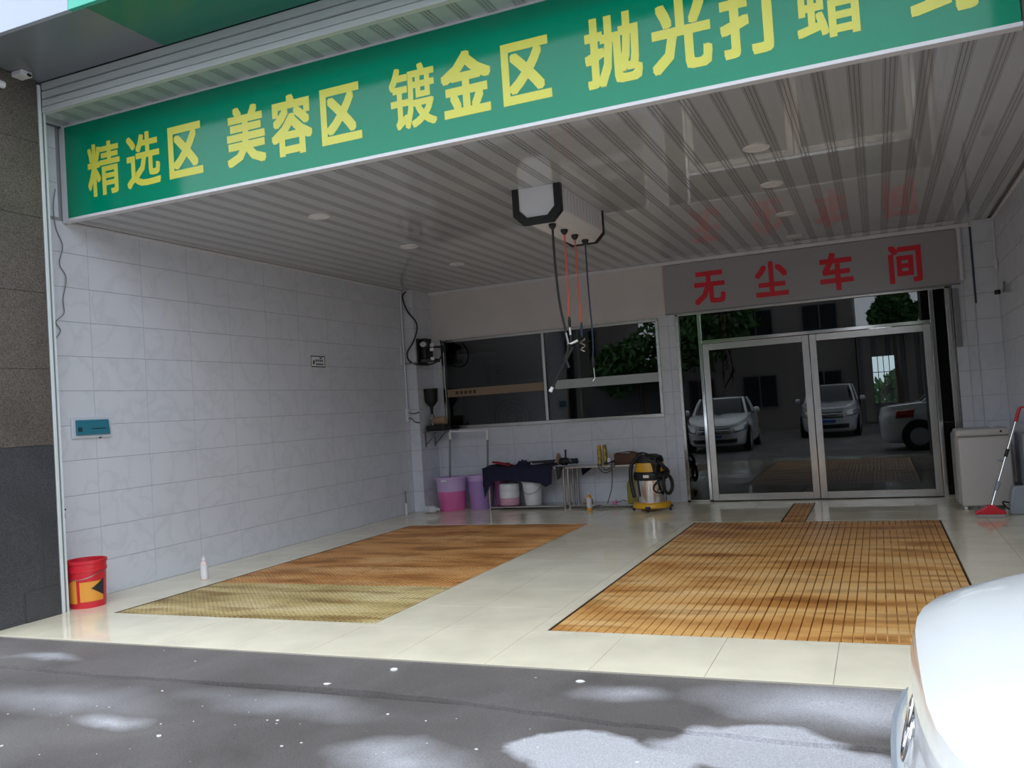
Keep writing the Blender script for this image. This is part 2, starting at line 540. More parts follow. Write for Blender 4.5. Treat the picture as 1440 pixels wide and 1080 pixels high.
# ------------------------------------------------------------------ street and apron
mb = MB(); mb.box(-40, 40, -30, 3.92, ZG - 0.2, ZG)
struct(mb.build('ground', 'wet_concrete'), 'dark wet concrete street with pale dry blotches', 'ground')

random.seed(3)
front = []
xs = [-9 + i * 0.12 for i in range(int(13 / 0.12) + 1)]
for x in xs:
    front.append(3.93 - 0.17 * max(0, (x + 2.4) / 2.4) * (1 if x > -2.4 else 0) + random.uniform(-0.012, 0.012) + 0.03 * math.sin(x * 1.7))
mb = MB()
rows = [[(x, y - 0.004, ZG - 0.06) for x, y in zip(xs, front)],
        [(x, y, ZG + 0.02) for x, y in zip(xs, front)],
        [(x, y + 0.03, ZG + 0.024) for x, y in zip(xs, front)],
        [(x, YF - 0.002, -0.012) for x in xs],
        [(x, YF - 0.002, -0.15) for x in xs]]
mb.grid(rows)
struct(mb.build('apron', 'wet_concrete', smooth=True), 'sloping grey concrete apron between cracked street edge and cream tiles', 'apron')

# ------------------------------------------------------------------ floor
mb = MB()
def slab(mb, x0, x1, y0, y1, z0, z1, holes):
    R = [(x0, x1, y0, y1)]
    for h in holes:
        N2 = []
        for (p, q, r, s_) in R:
            if h[1] <= p or h[0] >= q or h[3] <= r or h[2] >= s_:
                N2.append((p, q, r, s_)); continue
            if h[2] > r: N2.append((p, q, r, h[2]))
            if h[3] < s_: N2.append((p, q, h[3], s_))
            rr, ss = max(r, h[2]), min(s_, h[3])
            if h[0] > p: N2.append((p, h[0], rr, ss))
            if h[1] < q: N2.append((h[1], q, rr, ss))
        R = N2
    for r in R: mb.box(*r, z0, z1)
HOLES = (GL, GR, DR)
slab(mb, -6.8, 1.7, YF, 12.2, -0.14, -0.004, HOLES)
floor = mb.build('floor', 'floor_grout')
struct(floor, 'glossy cream tiled floor of the wash bay', 'floor')
tiles(floor, 'Z', XL, XR, YF, 5.10, -0.30, YF, 0.615, 0.69, 'floor_tile', 0.0, 1, HOLES)
tiles(floor, 'Z', XL, XR, 5.10, YB, -0.30, 5.10, 0.615, 0.615, 'floor_tile', 0.0, 1, HOLES)
mb = MB()
for h in HOLES:
    mb.box(h[0] - .02, h[1] + .02, h[2] - .02, h[3] + .02, -0.42, -0.38)
struct(mb.build('drain_pit_floor', 'pit'), 'dark bottom of the drain pits below the gratings', 'pit')

# ------------------------------------------------------------------ walls
def wall(name, label, box, m='grout'):
    mb = MB()
    for b in box: mb.box(*b)
    return struct(mb.build(name, m), label, 'wall')
w_left = wall('wall_left', 'white marbled tile wall along the left side of the bay', [(XL - 0.25, XL - 0.005, 5.10, 12.2, -0.1, 4.5)])
tiles(w_left, 'X', 5.115, 11.40, 0.0, ZC, 5.73, 0.0, TW, TH, 'wall_tile', XL, 1)
tiles(w_left, 'X', 5.115, YS - 0.03, ZC + .028, 4.2, 5.73, 0.0, TW, TH, 'wall_tile', XL, 1)
w_right = wall('wall_right', 'white marbled tile wall on the right side of the bay', [(XR + 0.005, XR + 0.25, 5.40, 12.2, -0.1, 4.5)])
tiles(w_right, 'X', 5.5, 11.78, 0.0, ZC, 5.73, 0.0, TW, TH, 'wall_tile', XR, -1)
# back wall with window and door openings
WX0, WX1, WZ0, WZ1 = -6.22, -2.77, 1.20, 2.59
DX0, DX1, DZ1 = -2.53, 0.93, 2.63
BT = 0.16
w_back = wall('wall_back', 'back wall of the bay, plaster above and white tiles below the window', [
    (-6.8, WX0, YB + .005, YB + BT, -0.1, 4.0), (WX0, WX1, YB + .005, YB + BT, -0.1, WZ0), (WX0, WX1, YB + .005, YB + BT, WZ1, 4.0),
    (WX1, DX0, YB + .005, YB + BT, -0.1, 4.0), (DX0, DX1, YB + .005, YB + BT, DZ1, 4.0), (DX1, 1.7, YB + .005, YB + BT, -0.1, 4.0)], 'plaster')
for (a_, b_, c_, d_) in ((-6.37, WX1, 0, WZ0), (WX1, DX0, 0, DZ1), (DX1, 1.17, 0, ZC), (-6.37, WX0, WZ0, WZ1)):
    q = MB(); q.box(a_, b_, YB + .0045, YB + .0052, c_, d_); q.build('grout_bed', 'grout', w_back)
tiles(w_back, 'Y', -6.37, WX1, 0.0, WZ0, -3.86, 0.0, TW, TH, 'wall_tile', YB, -1)
tiles(w_back, 'Y', WX1, DX0, 0.0, DZ1, -3.86, 0.0, TW, TH, 'wall_tile', YB, -1)
tiles(w_back, 'Y', DX1, 1.17, 0.0, ZC, -3.86, 0.0, TW, TH, 'wall_tile', YB, -1)
tiles(w_back, 'Y', -6.37, WX0, WZ0, WZ1, -3.86, 0.0, TW, TH, 'wall_tile', YB, -1)
# corner columns
def column(name, label, x0, x1, y0, y1, sides):
    mb = MB(); mb.box(x0 + .008 * ('L' in sides), x1 - .008 * ('R' in sides), y0 + 0.008, y1, -0.05, ZC)
    c = struct(mb.build(name, 'grout'), label, 'column')
    tiles(c, 'Y', x0, x1, 0, ZC, x0, 0, 1.0, TH, 'wall_tile', y0, -1)
    if 'R' in sides: tiles(c, 'X', y0, y1, 0, ZC, y0, 0, 1.0, TH, 'wall_tile', x1, 1)
    if 'L' in sides: tiles(c, 'X', y0, y1, 0, ZC, y0, 0, 1.0, TH, 'wall_tile', x0, -1)
column('column_left', 'narrow tiled column in the back left corner', XL, -6.37, 11.40, YB, 'R')
column('column_right', 'tiled column in the back right corner beside the glass doors', 1.17, XR, 11.78, YB, 'L')

# ------------------------------------------------------------------ ceiling: PVC planks with triple-grooved joints
mb = MB(); mb.box(-6.8, 1.7, YS + .062, 12.2, ZC + 0.02, ZC + 0.1)
ceiling = struct(mb.build('ceiling', 'concrete_roof'), 'glossy off white plank ceiling with grey grooved stripes', 'ceiling')
PW = 0.207
def plank_mesh(y0, y1, w=PW):
    mb = MB()
    # profile across x: flat part, then a band with three grooves; faces listed left to right
    hb = 0.044
    xs_ = [(-w / 2 + .0006, 0), (-hb, 0), (-hb, 0.0015), (-0.030, 0.0015), (-0.030, 0.006), (-0.024, 0.006), (-0.024, 0.0015), (-0.003, 0.0015), (-0.003, 0.006), (0.003, 0.006), (0.003, 0.0015),
           (0.024, 0.0015), (0.024, 0.006), (0.030, 0.006), (0.030, 0.0015), (hb, 0.0015), (hb, 0), (w / 2 - .0006, 0)]
    for i in range(len(xs_) - 1):
        (xa, za), (xb, zb) = xs_[i], xs_[i + 1]
        mb.mi = 2 if (za > .005 and zb > .005) else (1 if za == zb == 0.0015 else 0)
        mb.add([(xa, y0, za), (xb, y0, zb), (xb, y1, zb), (xa, y1, za)], [(3, 2, 1, 0)])
    mb.mi = 0
    mb.add([(-w / 2 + .0006, y0, 0), (w / 2 - .0006, y0, 0), (w / 2 - .0006, y0, .014), (-w / 2 + .0006, y0, .014)], [(0, 1, 2, 3)])
    mb.add([(-w / 2 + .0006, y0, .014), (w / 2 - .0006, y0, .014), (w / 2 - .0006, y1, .014), (-w / 2 + .0006, y1, .014)], [(0, 1, 2, 3)])
    return mb.mesh('ceiling_plank', ['pvc', 'pvc_band', 'pvc_groove'], fix=False)
pm = plank_mesh(YS + 0.062, YB)
x = 0.008 - 31 * PW
while x < XR + 0.02:
    if x > XL - 0.02: link('ceiling_plank', pm, ceiling, (x, 0, ZC))
    x += PW
# upper plank soffit between shutter and banner
ZU = 4.2
mb = MB(); mb.box(-6.8, 1.7, 5.165, YS - .011, ZU + 0.02, ZU + 0.1)
upper = struct(mb.build('ceiling_front', 'concrete_roof'), 'narrow striped plank soffit between shutter and green banner', 'ceiling')
pm2 = plank_mesh(5.165, YS - .011)
x = 0.008 - 31 * PW
while x < 0.95:
    if x > XL - 0.02: link('ceiling_plank', pm2, upper, (x, 0, ZU))
    x += PW
mb = MB(); mb.box(XL, DX1 + .25, YB - 0.035, YB, ZC - 0.05, ZC); 
struct(mb.build('trim_1', 'white_trim', bevel=.006), 'thin white cornice where plank ceiling meets back wall', 'trim')
mb = MB(); mb.box(XL, XL + 0.022, YS + .05, 11.40, ZC - 0.025, ZC)
struct(mb.build('trim_2', 'white_trim'), 'thin white edge strip between plank ceiling and left wall', 'trim')
mb = MB(); mb.box(XR - 0.022, XR, YS + .05, 11.78, ZC - 0.025, ZC)
struct(mb.build('trim_3', 'white_trim'), 'thin white edge strip between plank ceiling and right wall', 'trim')
# closed building mass above and behind
mb = MB(); mb.box(-12, 9, 5.55, 17, 4.3, 9.0); mb.box(-12, 9, 4.45, 5.7, 5.6, 9.0); mb.box(-12, 9, 4.55, 5.6, 4.75, 5.62)
struct(mb.build('upper_storey', 'facade'), 'building storey above the wash bay', 'building')
mb = MB(); mb.box(-6.8, 1.7, YS + 0.065, 5.62, ZC + 0.1, 4.35)
struct(mb.build('lintel', 'concrete_roof'), 'lintel beam hidden behind the green banner', 'beam')

# ------------------------------------------------------------------ front: pillars, soffit, fascia
def pillar(name, label, x0, x1, y0, y1, inner):
    mb = MB(); mb.box(x0 + .012, x1 - .012, y0 + .012, y1 - .002, -0.1, 4.42)
    p = struct(mb.build(name, 'facade_dark'), label, 'pillar')
    zs = [-0.06, 1.385, 2.008, 2.64, 3.267, 3.895, 4.42]
    for i in range(6):
        mn = 'granite_black' if i == 0 else 'granite_brown'
        t = 0.02
        q = MB(); xi = x1 if inner > 0 else x0
        q.box(min(xi, xi - inner * t), max(xi, xi - inner * t), y0, y1, zs[i] + .002, zs[i + 1] - .002)
        q.build('granite_slab', mn, p)
        n = 2
        for k in range(n):
            a = x0 + t + (x1 - x0 - 2 * t) * k / n; b = x0 + t + (x1 - x0 - 2 * t) * (k + 1) / n
            q = MB(); q.box(a + .002, b - .002, y0, y0 + t, zs[i] + .002, zs[i + 1] - .002)
            q.build('granite_slab', mn, p)
    return p
p_left = pillar('pillar_left', 'granite clad pillar with black foot at the left edge', -7.6, -6.27, 4.30, 5.06, 1)
q = MB(); q.box(-6.2695, -6.262, 4.74, 5.05, -0.055, 0.24); q.box(-6.2695, -6.266, 4.92, 4.985, 0.24, 0.82)
q.build('granite_patch', 'granite_black', p_left)
pillar('pillar_right', 'granite clad pillar at the right end of the green banner', 0.885, 2.2, 4.41, 5.47, -1)
mb = MB(); mb.box(-6.85, -6.29, 5.07, 5.10, -.1, 4.42)
struct(mb.build('jamb_return', 'facade_dark'), 'dark return between granite pillar and tiled wall', 'wall')
mb = MB(); mb.box(XR - .02, 2.2, 5.40, 5.47, -.1, 4.42)
struct(mb.build('jamb_return_right', 'facade_dark'), 'dark return behind the right granite pillar', 'wall')

mb = MB(); mb.box(2.2, 9, 4.95, 5.2, -.1, 4.75)
struct(mb.build('wall_front_right', 'facade'), 'plain grey front wall of the neighbouring shop on the right', 'wall')
mb = MB(); mb.box(-12, -7.6, 4.8, 5.07, -.1, 4.75)
struct(mb.build('wall_front_left', 'facade'), 'plain grey front wall of the neighbouring shop on the left', 'wall')
mb = MB(); mb.box(-12, -4.90, 4.37, 5.10, 4.425, 4.46)
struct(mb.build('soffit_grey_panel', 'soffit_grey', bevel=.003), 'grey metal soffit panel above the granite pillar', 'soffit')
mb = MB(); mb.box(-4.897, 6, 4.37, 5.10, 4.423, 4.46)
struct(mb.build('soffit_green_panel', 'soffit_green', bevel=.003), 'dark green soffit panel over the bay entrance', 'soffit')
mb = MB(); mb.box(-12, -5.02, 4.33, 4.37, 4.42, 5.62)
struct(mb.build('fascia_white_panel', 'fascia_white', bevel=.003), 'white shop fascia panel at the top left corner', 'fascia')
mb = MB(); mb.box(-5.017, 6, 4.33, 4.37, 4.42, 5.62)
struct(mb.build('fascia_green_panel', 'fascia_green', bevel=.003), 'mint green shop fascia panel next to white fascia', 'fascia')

# roller shutter, rolled up, with its guide rail
sh = thing('roller_shutter', 'rolled up grey roller shutter across the top of the bay opening', 'shutter', (-2.7, 5.13, 4.2))
for k in range(3):
    q = MB()
    z0 = 0.015 + k * 0.072
    q.prism([(-0.012, z0), (-0.026, z0 + .006), (-0.026, z0 + .058), (-0.012, z0 + .066), (0.012, z0 + .066), (0.012, z0)], 'X', -3.565, 3.55)
    q.build('slat', 'shutter', sh)
q = MB(); q.box(-3.565, 3.55, -0.03, 0.022, -0.035, 0.012); q.build('bottom_bar', 'shutter', sh, bevel=.004)
gr = thing('shutter_guide_rail', 'white vertical guide rail between granite pillar and tiled wall', 'rail', (-6.30, 5.07, 0))
q = MB(); q.box(-0.085, 0.03, 0, 0.03, 0.0, 4.40); q.build('front_flange', 'rail', gr, bevel=.003)
q = MB(); q.box(-0.085, 0.012, 0.030, 0.055, 0.0, 4.36); q.build('channel', 'rail_dark', gr)
q = MB(); q.box(-0.085, 0.022, 0.055, 0.07, 0.0, 4.36); q.build('rear_flange', 'rail', gr)

# white plastic junction box and small camera under the soffit
t = thing('junction_box', 'small white plastic junction box under the grey soffit', 'box', (-6.195, 4.88, 4.425))
q = MB(); q.box(-.07, .05, -.05, .05, -.045, 0.0); q.build('body', 'white_plastic', t, bevel=.008)
q = MB(); q.cyl((.05, 0.01, -.03), (.075, 0.01, -.045), .012); q.build('cable_gland', 'black_plastic', t)
t = thing('wall_camera', 'small white camera on top of the granite pillar at left edge', 'camera', (-6.27, 4.72, 4.30))
q = MB(); q.lathe([(.022, -.01), (.024, .05), (.03, .05), (.03, .11)], (0.03, -.09, -.02), 12, 'Y'); q.build('body', 'white_plastic', t, smooth=True)
q = MB(); q.cyl((0, 0, 0.02), (.03, 0.0, -.0), .012); q.build('bracket', 'white_plastic', t)

# ------------------------------------------------------------------ lettering
_vcache = {}
def glyph(ch, w, h, depth, matn, bold=0.03):
    """one character as a flat raised mesh, in the xz plane facing -Y, centred"""
    key = (ch, w, h, matn)
    if key in _vcache: return _vcache[key]
    cu = bpy.data.curves.new('glyph', 'FONT')
    cu.body = ch; cu.resolution_u = 2
    o = bpy.data.objects.new('glyph', cu); COL.objects.link(o)
    bpy.context.view_layer.update()
    src = bpy.data.meshes.new_from_object(o.evaluated_get(bpy.context.evaluated_depsgraph_get()))
    bpy.data.objects.remove(o); bpy.data.curves.remove(cu)
    sx, sz = w / 0.96, h / 0.98
    base = [((v.co.x - 0.5) * sx, (v.co.y - 0.38) * sz) for v in src.vertices]
    polys = [tuple(p.vertices) for p in src.polygons]
    q = MB()
    # heavy strokes: the outline swept round a small circle, layered by hairs
    for k in range(9):
        dx, dz = (k % 3 - 1) * bold * .95 * sx, (k // 3 - 1) * bold * .8 * sz
        q.add([(x + dx, -depth - k * 0.0001, z + dz) for x, z in base], polys)
    bpy.data.meshes.remove(src)
    me = q.mesh('character', matn, fix=False)
    _vcache[key] = me
    return me

bn = thing('shop_banner', 'long green banner with yellow Chinese lettering over the wash bay', 'banner', (-2.8, YS, ZC))
q = MB(); q.box(-3.67, 3.68, 0.0, 0.05, 0.010, 0.83); q.build('panel', 'banner_green', bn)
q = MB(); q.box(-3.68, 3.69, -0.012, 0.06, -0.016, 0.010); q.build('bottom_trim', 'white_trim', bn, bevel=.003)
q = MB(); q.box(-3.74, -3.67, 0.0, 0.05, -0.02, 0.83); q.build('side_trim', 'white_trim', bn)
q = MB(); q.box(-3.70, 3.69, -0.01, 0.03, 0.825, 0.84); q.build('top_trim', 'white_trim', bn)
for ch, cx in zip('精选区美容区镀金区抛光打蜡封', (-6.015, -5.565, -5.11, -4.475, -4.03, -3.585, -2.955, -2.52, -2.07, -1.44, -0.99, -0.55, -0.10, 0.53)):
    link('character', glyph(ch, 0.375, 0.475, 0.002, 'banner_yellow', 0.022 if ch in '精镀蜡选' else 0.036), bn, (cx + 2.8, 0, 0.382))

bd = thing('door_sign_board', 'grey board with four red Chinese characters above the glass doors', 'sign', (-0.81, YB - 0.002, 2.635))
q = MB(); q.box(-1.84, 1.82, -0.03, 0.0, -0.005, 0.665); q.build('panel', 'board_grey', bd, bevel=.002)
q = MB(); q.box(-1.84, 1.84, -0.034, 0.0, -0.025, -0.005); q.build('bottom_edge', 'steel_dark', bd)
for ch, cx in zip('无尘车间', (-2.015, -1.195, -0.385, 0.43)):
    link('character', glyph(ch, 0.41, 0.49, 0.003, 'letter_red', 0.036), bd, (cx + 0.81, -0.03, 0.312))

# ------------------------------------------------------------------ window in the back wall
wn = thing('window_1', 'wide dark two pane window in a stainless steel frame', 'window', ((WX0 + WX1) / 2, YB, WZ0))
wn['kind'] = 'structure'
hw, hh = (WX1 - WX0) / 2, WZ1 - WZ0
mx_ = -4.52 - (WX0 + WX1) / 2
for nm, b in (('frame_top', (-hw, hw, -.012, .07, hh - .045, hh)), ('frame_bottom', (-hw, hw, -.015, .07, 0, .05)),
              ('frame_side', (-hw, -hw + .045, -.012, .07, .05, hh - .045)), ('frame_side', (hw - .045, hw, -.012, .07, .05, hh - .045)), ('mullion', (mx_ - .022, mx_ + .022, -.008, .06, .05, hh - .045))):
    q = MB(); q.box(*b); q.build(nm, 'steel', wn, bevel=.004)
for a, b, sm, zz in ((-hw + .045, mx_ - .022, 'sticker_tan', (.50, .62)), (mx_ + .022, hw - .045, 'sticker_grey', (.50, .63))):
    q = MB(); q.box(a, b, .028, .034, .05, hh - .045)
    pn = q.build('pane', 'window_glass', wn)
    q = MB(); q.box(a + (.12 if sm == 'sticker_grey' else 0.01), b - .01, .0265, .028, *zz)
    st = q.build('sticker_strip', sm, pn)
    if sm == 'sticker_tan':
        q = MB()
        for k in range(5): q.box(a + .15 + k * .075, a + .15 + k * .075 + .05, .0258, .0265, .535, .585)
        q.build('print', 'brown_card', pn)['kind'] = 'stuff'
# objects just behind the glass, in the dim room
q = MB(); q.box(-.13, .13, -.03, .03, 0, .045); o = q.build('orange_carton', 'pump_tan', loc=(-3.25, YB + .11, WZ0 + .05))
tag(o, 'small brown carton on the sill behind right window pane', 'carton')

# ------------------------------------------------------------------ glass doors
dr = thing('door_1', 'stainless framed double glass doors with transom and side lights', 'door', (-0.76, YB + 0.02, 0))
dr['kind'] = 'structure'
ox = 0.76
def bar(parent, nm, x0, x1, z0, z1, y0=-.03, y1=.05, m='steel'):
    q = MB(); q.box(x0 + ox, x1 + ox, y0, y1, z0, z1); return q.build(nm, m, parent, bevel=.004)
bar(dr, 'jamb', -2.53, -2.485, 0, 2.61); bar(dr, 'jamb', 0.845, 0.90, 0, 2.61); bar(dr, 'jamb_edge', 0.905, 0.925, 0, 2.61, -.02, .05, 'steel_dark')
bar(dr, 'head', -2.53, 0.90, 2.585, 2.615)
bar(dr, 'post', -2.225, -2.185, 0, 2.585, m='steel_bright'); bar(dr, 'post', 0.665, 0.715, 0, 2.585, m='steel_bright')
bar(dr, 'transom_bar', -2.185, 0.665, 2.17, 2.215, m='steel_bright')
bar(dr, 'sill', -2.53, -2.185, 0, 0.03); bar(dr, 'sill', 0.715, 0.90, 0, 0.03)
def pane(parent, x0, x1, z0, z1, yo=.0):
    q = MB(); q.box(x0 + ox, x1 + ox, yo + .006, yo + .014, z0, z1); return q.build('pane', 'tinted_glass', parent)
pane(dr, -2.485, -2.225, .03, 2.585); pane(dr, 0.715, 0.845, .03, 2.585); pane(dr, -2.185, 0.665, 2.215, 2.585)
for (a, b, s_) in ((-2.18, -0.790, 1), (-0.782, 0.66, -1)):
    lf = bpy.data.objects.new('door_leaf', None); COL.objects.link(lf); lf.parent = dr
    bar(lf, 'stile', a, a + .085, 0.012, 2.165, -.025, .025); bar(lf, 'stile', b - .085, b, 0.012, 2.165, -.025, .025)
    bar(lf, 'top_rail', a + .085, b - .085, 2.075, 2.165, -.025, .025); bar(lf, 'bottom_rail', a + .085, b - .085, 0.012, 0.105, -.025, .025)
    pane(lf, a + .085, b - .085, .105, 2.075, -.01)

# ------------------------------------------------------------------ the dim room behind
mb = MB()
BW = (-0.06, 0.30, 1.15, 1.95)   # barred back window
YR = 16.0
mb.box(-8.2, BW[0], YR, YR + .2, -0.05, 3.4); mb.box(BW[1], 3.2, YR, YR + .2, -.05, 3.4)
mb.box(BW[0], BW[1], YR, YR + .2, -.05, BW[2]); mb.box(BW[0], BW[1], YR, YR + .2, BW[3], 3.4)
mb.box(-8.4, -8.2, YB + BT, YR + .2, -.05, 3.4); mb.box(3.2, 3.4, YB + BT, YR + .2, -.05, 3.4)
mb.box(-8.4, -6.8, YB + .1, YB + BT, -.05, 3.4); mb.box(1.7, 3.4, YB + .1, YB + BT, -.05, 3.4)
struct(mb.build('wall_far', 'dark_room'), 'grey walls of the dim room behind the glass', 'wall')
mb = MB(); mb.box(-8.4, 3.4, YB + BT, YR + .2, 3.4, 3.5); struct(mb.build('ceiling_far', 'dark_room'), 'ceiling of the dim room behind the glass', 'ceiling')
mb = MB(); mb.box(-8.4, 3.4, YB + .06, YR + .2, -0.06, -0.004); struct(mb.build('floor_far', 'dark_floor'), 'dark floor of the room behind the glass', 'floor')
bw = thing('window_2', 'small barred back window with greenery, seen through right glass door', 'window', (0.12, YR, BW[2])); bw['kind'] = 'structure'
for k in range(5):
    q = MB(); xx = -.18 + .09 * k; q.box(xx - .006, xx + .006, .05, .062, 0, .8); q.build('bar', 'black_plastic', bw)
for z in (.22, .52): 
    q = MB(); q.box(-.18, .18, .062, .072, z, z + .012); q.build('crossbar', 'black_plastic', bw)
lk = thing('locker', 'pale two door locker in the room behind the left window pane', 'locker', (-6.45, 13.1, -0.004))
q = MB(); q.box(-.45, .45, 0, .45, .05, 2.45); q.build('body', 'cabinet_white', lk, bevel=.01)
for s_ in (-1, 1):
    q = MB(); q.box(min(s_ * .01, s_ * .43), max(s_ * .01, s_ * .43), -.018, 0, .1, 2.4); d = q.build('door', 'cabinet_white', lk, bevel=.006)
    q = MB(); q.box(s_ * .06 - .01, s_ * .06 + .01, -.035, -.018, 1.2, 1.35); q.build('handle', 'steel_dark', d)
q = MB(); q.box(-.43, .43, .02, .43, 0, .05); q.build('plinth', 'black_plastic', lk)
ac = thing('condenser_unit', 'dark air conditioner unit with round fan grille behind left pane', 'air conditioner', (-5.45, 13.0, -0.004))
q = MB(); q.box(-.42, .42, 0, .34, .9, 1.75); q.build('body', 'grey_plastic', ac, bevel=.02)
q = MB()
for r in (.1, .17, .24, .31): q.lathe([(r - .008, -.015), (r + .008, -.015), (r + .008, 0), (r - .008, 0)], (-.08, 0, 1.32), 24, 'Y', cap=False)
q.build('fan_grille', 'black_plastic', ac)
for sx in (-1, 1):
    q = MB(); q.box(sx * .36 - .02, sx * .36 + .02, .03, .31, 0, .9); q.build('stand_leg', 'steel_dark', ac)

# ------------------------------------------------------------------ gratings
def grate(name, label, rect, px, py, mats, style):
    x0, x1, y0, y1 = rect
    cx = (x0 + x1) / 2
    g = thing(name, label, 'grating', (cx, y0, -0.03))
    q = MB()
    e = 0.008
    q.box(x0 - cx, x1 - cx, 0.0, e, -.02, .028); q.box(x0 - cx, x1 - cx, y1 - y0 - e, y1 - y0, -.02, .028)
    q.box(x0 - cx, x0 - cx + e, e, y1 - y0 - e, -.02, .028); q.box(x1 - cx - e, x1 - cx, e, y1 - y0 - e, -.02, .028)
    q.build('edge_frame', 'edge_brown', g)
    X0, X1, Y0, Y1 = x0 + e + .003, x1 - e - .003, y0 + e + .003, y1 - e - .003
    nx, ny = px, py
    wx, wy = (X1 - X0) / nx, (Y1 - Y0) / ny
    for j in range(ny):
        for i in range(nx):
            W_, H_ = wx - .004, wy - .004
            q = MB()
            if style == 'mesh':
                n = round(W_ / 0.046); m_ = round(H_ / 0.046); b = .0085
                for k in range(n + 1): xx = k * (W_ - 2 * b) / n + b; q.box(xx - b, xx + b, 0, H_, 0, .025)
                for k in range(m_ + 1): yy = k * (H_ - 2 * b) / m_ + b; q.box(0, W_, yy - b, yy + b, 0.0, .0243)
            else:
                n = round(W_ / 0.060); m_ = round(H_ / 0.055)
                p = W_ / n
                for k in range(n): q.box(k * p + .0038, (k + 1) * p - .0038, 0, H_, 0.0, .025)
                for k in range(m_): yy = (k + .5) * H_ / m_; q.box(0, W_, yy - .005, yy + .005, -.03, -.012)
            o = q.build('grate_panel', mats[j % len(mats)], g, fix=False, loc=(X0 + i * wx + .002 - cx, Y0 + j * wy + .002 - y0, .002 * ((i + j) % 2)))
    return g
grate('floor_grating', 'orange brown square mesh floor grating with yellowed front panels, left bay', GL, 2, 4, ['grate_yellow', 'grate_orange', 'grate_orange', 'grate_orange'], 'mesh')
grate('floor_grating', 'tan and orange ribbed floor grating in front of the glass doors', GR, 2, 4, ['grate_tan', 'grate_tan', 'grate_tan', 'grate_orange'], 'rib')
grate('drain_grating', 'narrow brown drain grating running from ribbed grating to glass doors', DR, 1, 2, ['grate_orange'], 'rib')

# ------------------------------------------------------------------ ceiling lights
LX = [(-4.70, 6.73, 'round white ceiling downlight nearest the banner in the left row', .105), (-4.76, 8.53, 'round white ceiling downlight halfway along the left row', .105), (-4.86, 9.94, 'round white ceiling downlight near the back window in left row', .105),
      (-0.74, 7.00, 'round white ceiling downlight closest to the banner in the right row', .105), (-0.765, 8.30, 'second downlight from the banner in the right row', .105),
      (-0.78, 9.75, 'third downlight from the banner in the right row', .105), (-0.81, 11.23, 'fourth downlight, just in front of the red lettered board', .105)]
for (x, y, lb, r) in LX:
    t = thing('downlight', lb, 'ceiling light', (x, y, ZC), 0, 'ceiling downlights')
    q = MB(); q.lathe([(r - .018, -.006), (r - .006, -.012), (r, -.008), (r, -.0005)], seg=28); q.build('trim_ring', 'downlight', t, smooth=True)
    q = MB(); q.lathe([(r - .02, -.009), (r - .02, -.0062)], seg=24); q.build('diffuser', 'white_plastic', t)

# ------------------------------------------------------------------ hose reel box under the ceiling and what hangs from it
hb = thing('hose_reel_box', 'white hose reel box with black end frame under the ceiling', 'reel box', (-2.62, 7.0, ZC))
def oct_prof(w, h, c):
    return [(-w, 0), (-w, -h + c), (-w + c, -h), (w - c, -h), (w, -h + c), (w, 0)]
q = MB(); q.prism(oct_prof(.205, .305, .09), 'Y', 0.055, 1.30); q.build('housing', 'white_plastic', hb, bevel=.008)
q = MB(); q.box(.2, .2065, 0, .004, -.2, -.02); rib = q.mesh('rib', 'grey_plastic')
for k in range(12): link('rib', rib, hb, (0, .16 + k * .09, 0)); link('rib', rib, hb, (-.4065, .16 + k * .09, 0))
q = MB(); out_, in_ = oct_prof(.225, .325, .085), oct_prof(.165, .265, .07)
n = len(out_)
for i in range(n - 1):
    a, b, c, d = out_[i], out_[i + 1], in_[i + 1], in_[i]
    q.prism([a, b, c, d], 'Y', 0.0, 0.06)
q.build('end_frame', 'black_plastic', hb)
q = MB(); q.prism([(x, z - .001) for x, z in in_], 'Y', 0.012, 0.055); q.build('end_panel', 'white_plastic', hb)
q = MB(); out2, in2 = oct_prof(.222, .322, .085), oct_prof(.202, .300, .085)
for i in range(n - 1): q.prism([out2[i], out2[i + 1], in2[i + 1], in2[i]], 'Y', 1.29, 1.31)
q.build('rear_frame', 'black_plastic', hb)
outs = [(0.065, .2), (.07, .5), (.07, .8), (.075, 1.1)]
for (x, y) in outs:
    q = MB(); q.lathe([(.016, -.355), (.02, -.345), (.03, -.335), (.034, -.322), (.034, -.308)], (x, y, 0), 14); q.build('outlet', 'black_plastic', hb, smooth=True)
for y in (.3, .6, .9):
    q = MB(); q.tube([(-.02, y, -.306), (.0, y, -.322), (.02, y + .05, -.322), (.03, y + .05, -.306)], .003, 5); q.build('cable_tie', 'white_plastic', hb)

def hang(name, label, x, y, ztop, pts, r, m, cat='hose'):
    t = thing(name, label, cat, (x, y, ztop))
    q = MB(); q.tube(smoothpath([(0, 0, 0)] + pts, 5), r, 8); q.build('hose', m, t, smooth=True)
    return t
t = hang('pressure_hose', 'black high pressure hose with spray lance hanging from reel box', -2.555, 7.2, ZC - .355, [(.0, 0, -.3), (.01, .02, -.65), (.045, .04, -.93)], .011, 'rubber', 'pressure washer')
q = MB(); q.cyl((.045, .04, -.93), (.06, .045, -1.03), .012, 10); q.build('coupling', 'steel', t, smooth=True)
q = MB(); q.tube([(.06, .045, -1.03), (.05, .045, -1.10), (.025, .045, -1.16), (.05, .045, -1.24)], .014, 8); q.tube([(.06, .045, -1.09), (.03, .045, -1.11), (.0, .045, -1.16), (.01, .045, -1.21)], .006, 6); q.build('trigger_gun', 'black_plastic', t, smooth=True)
q = MB(); q.cyl((.10, .045, -1.06), (-.12, .05, -1.40), .012, 10); q.build('lance', 'black_plastic', t, smooth=True)
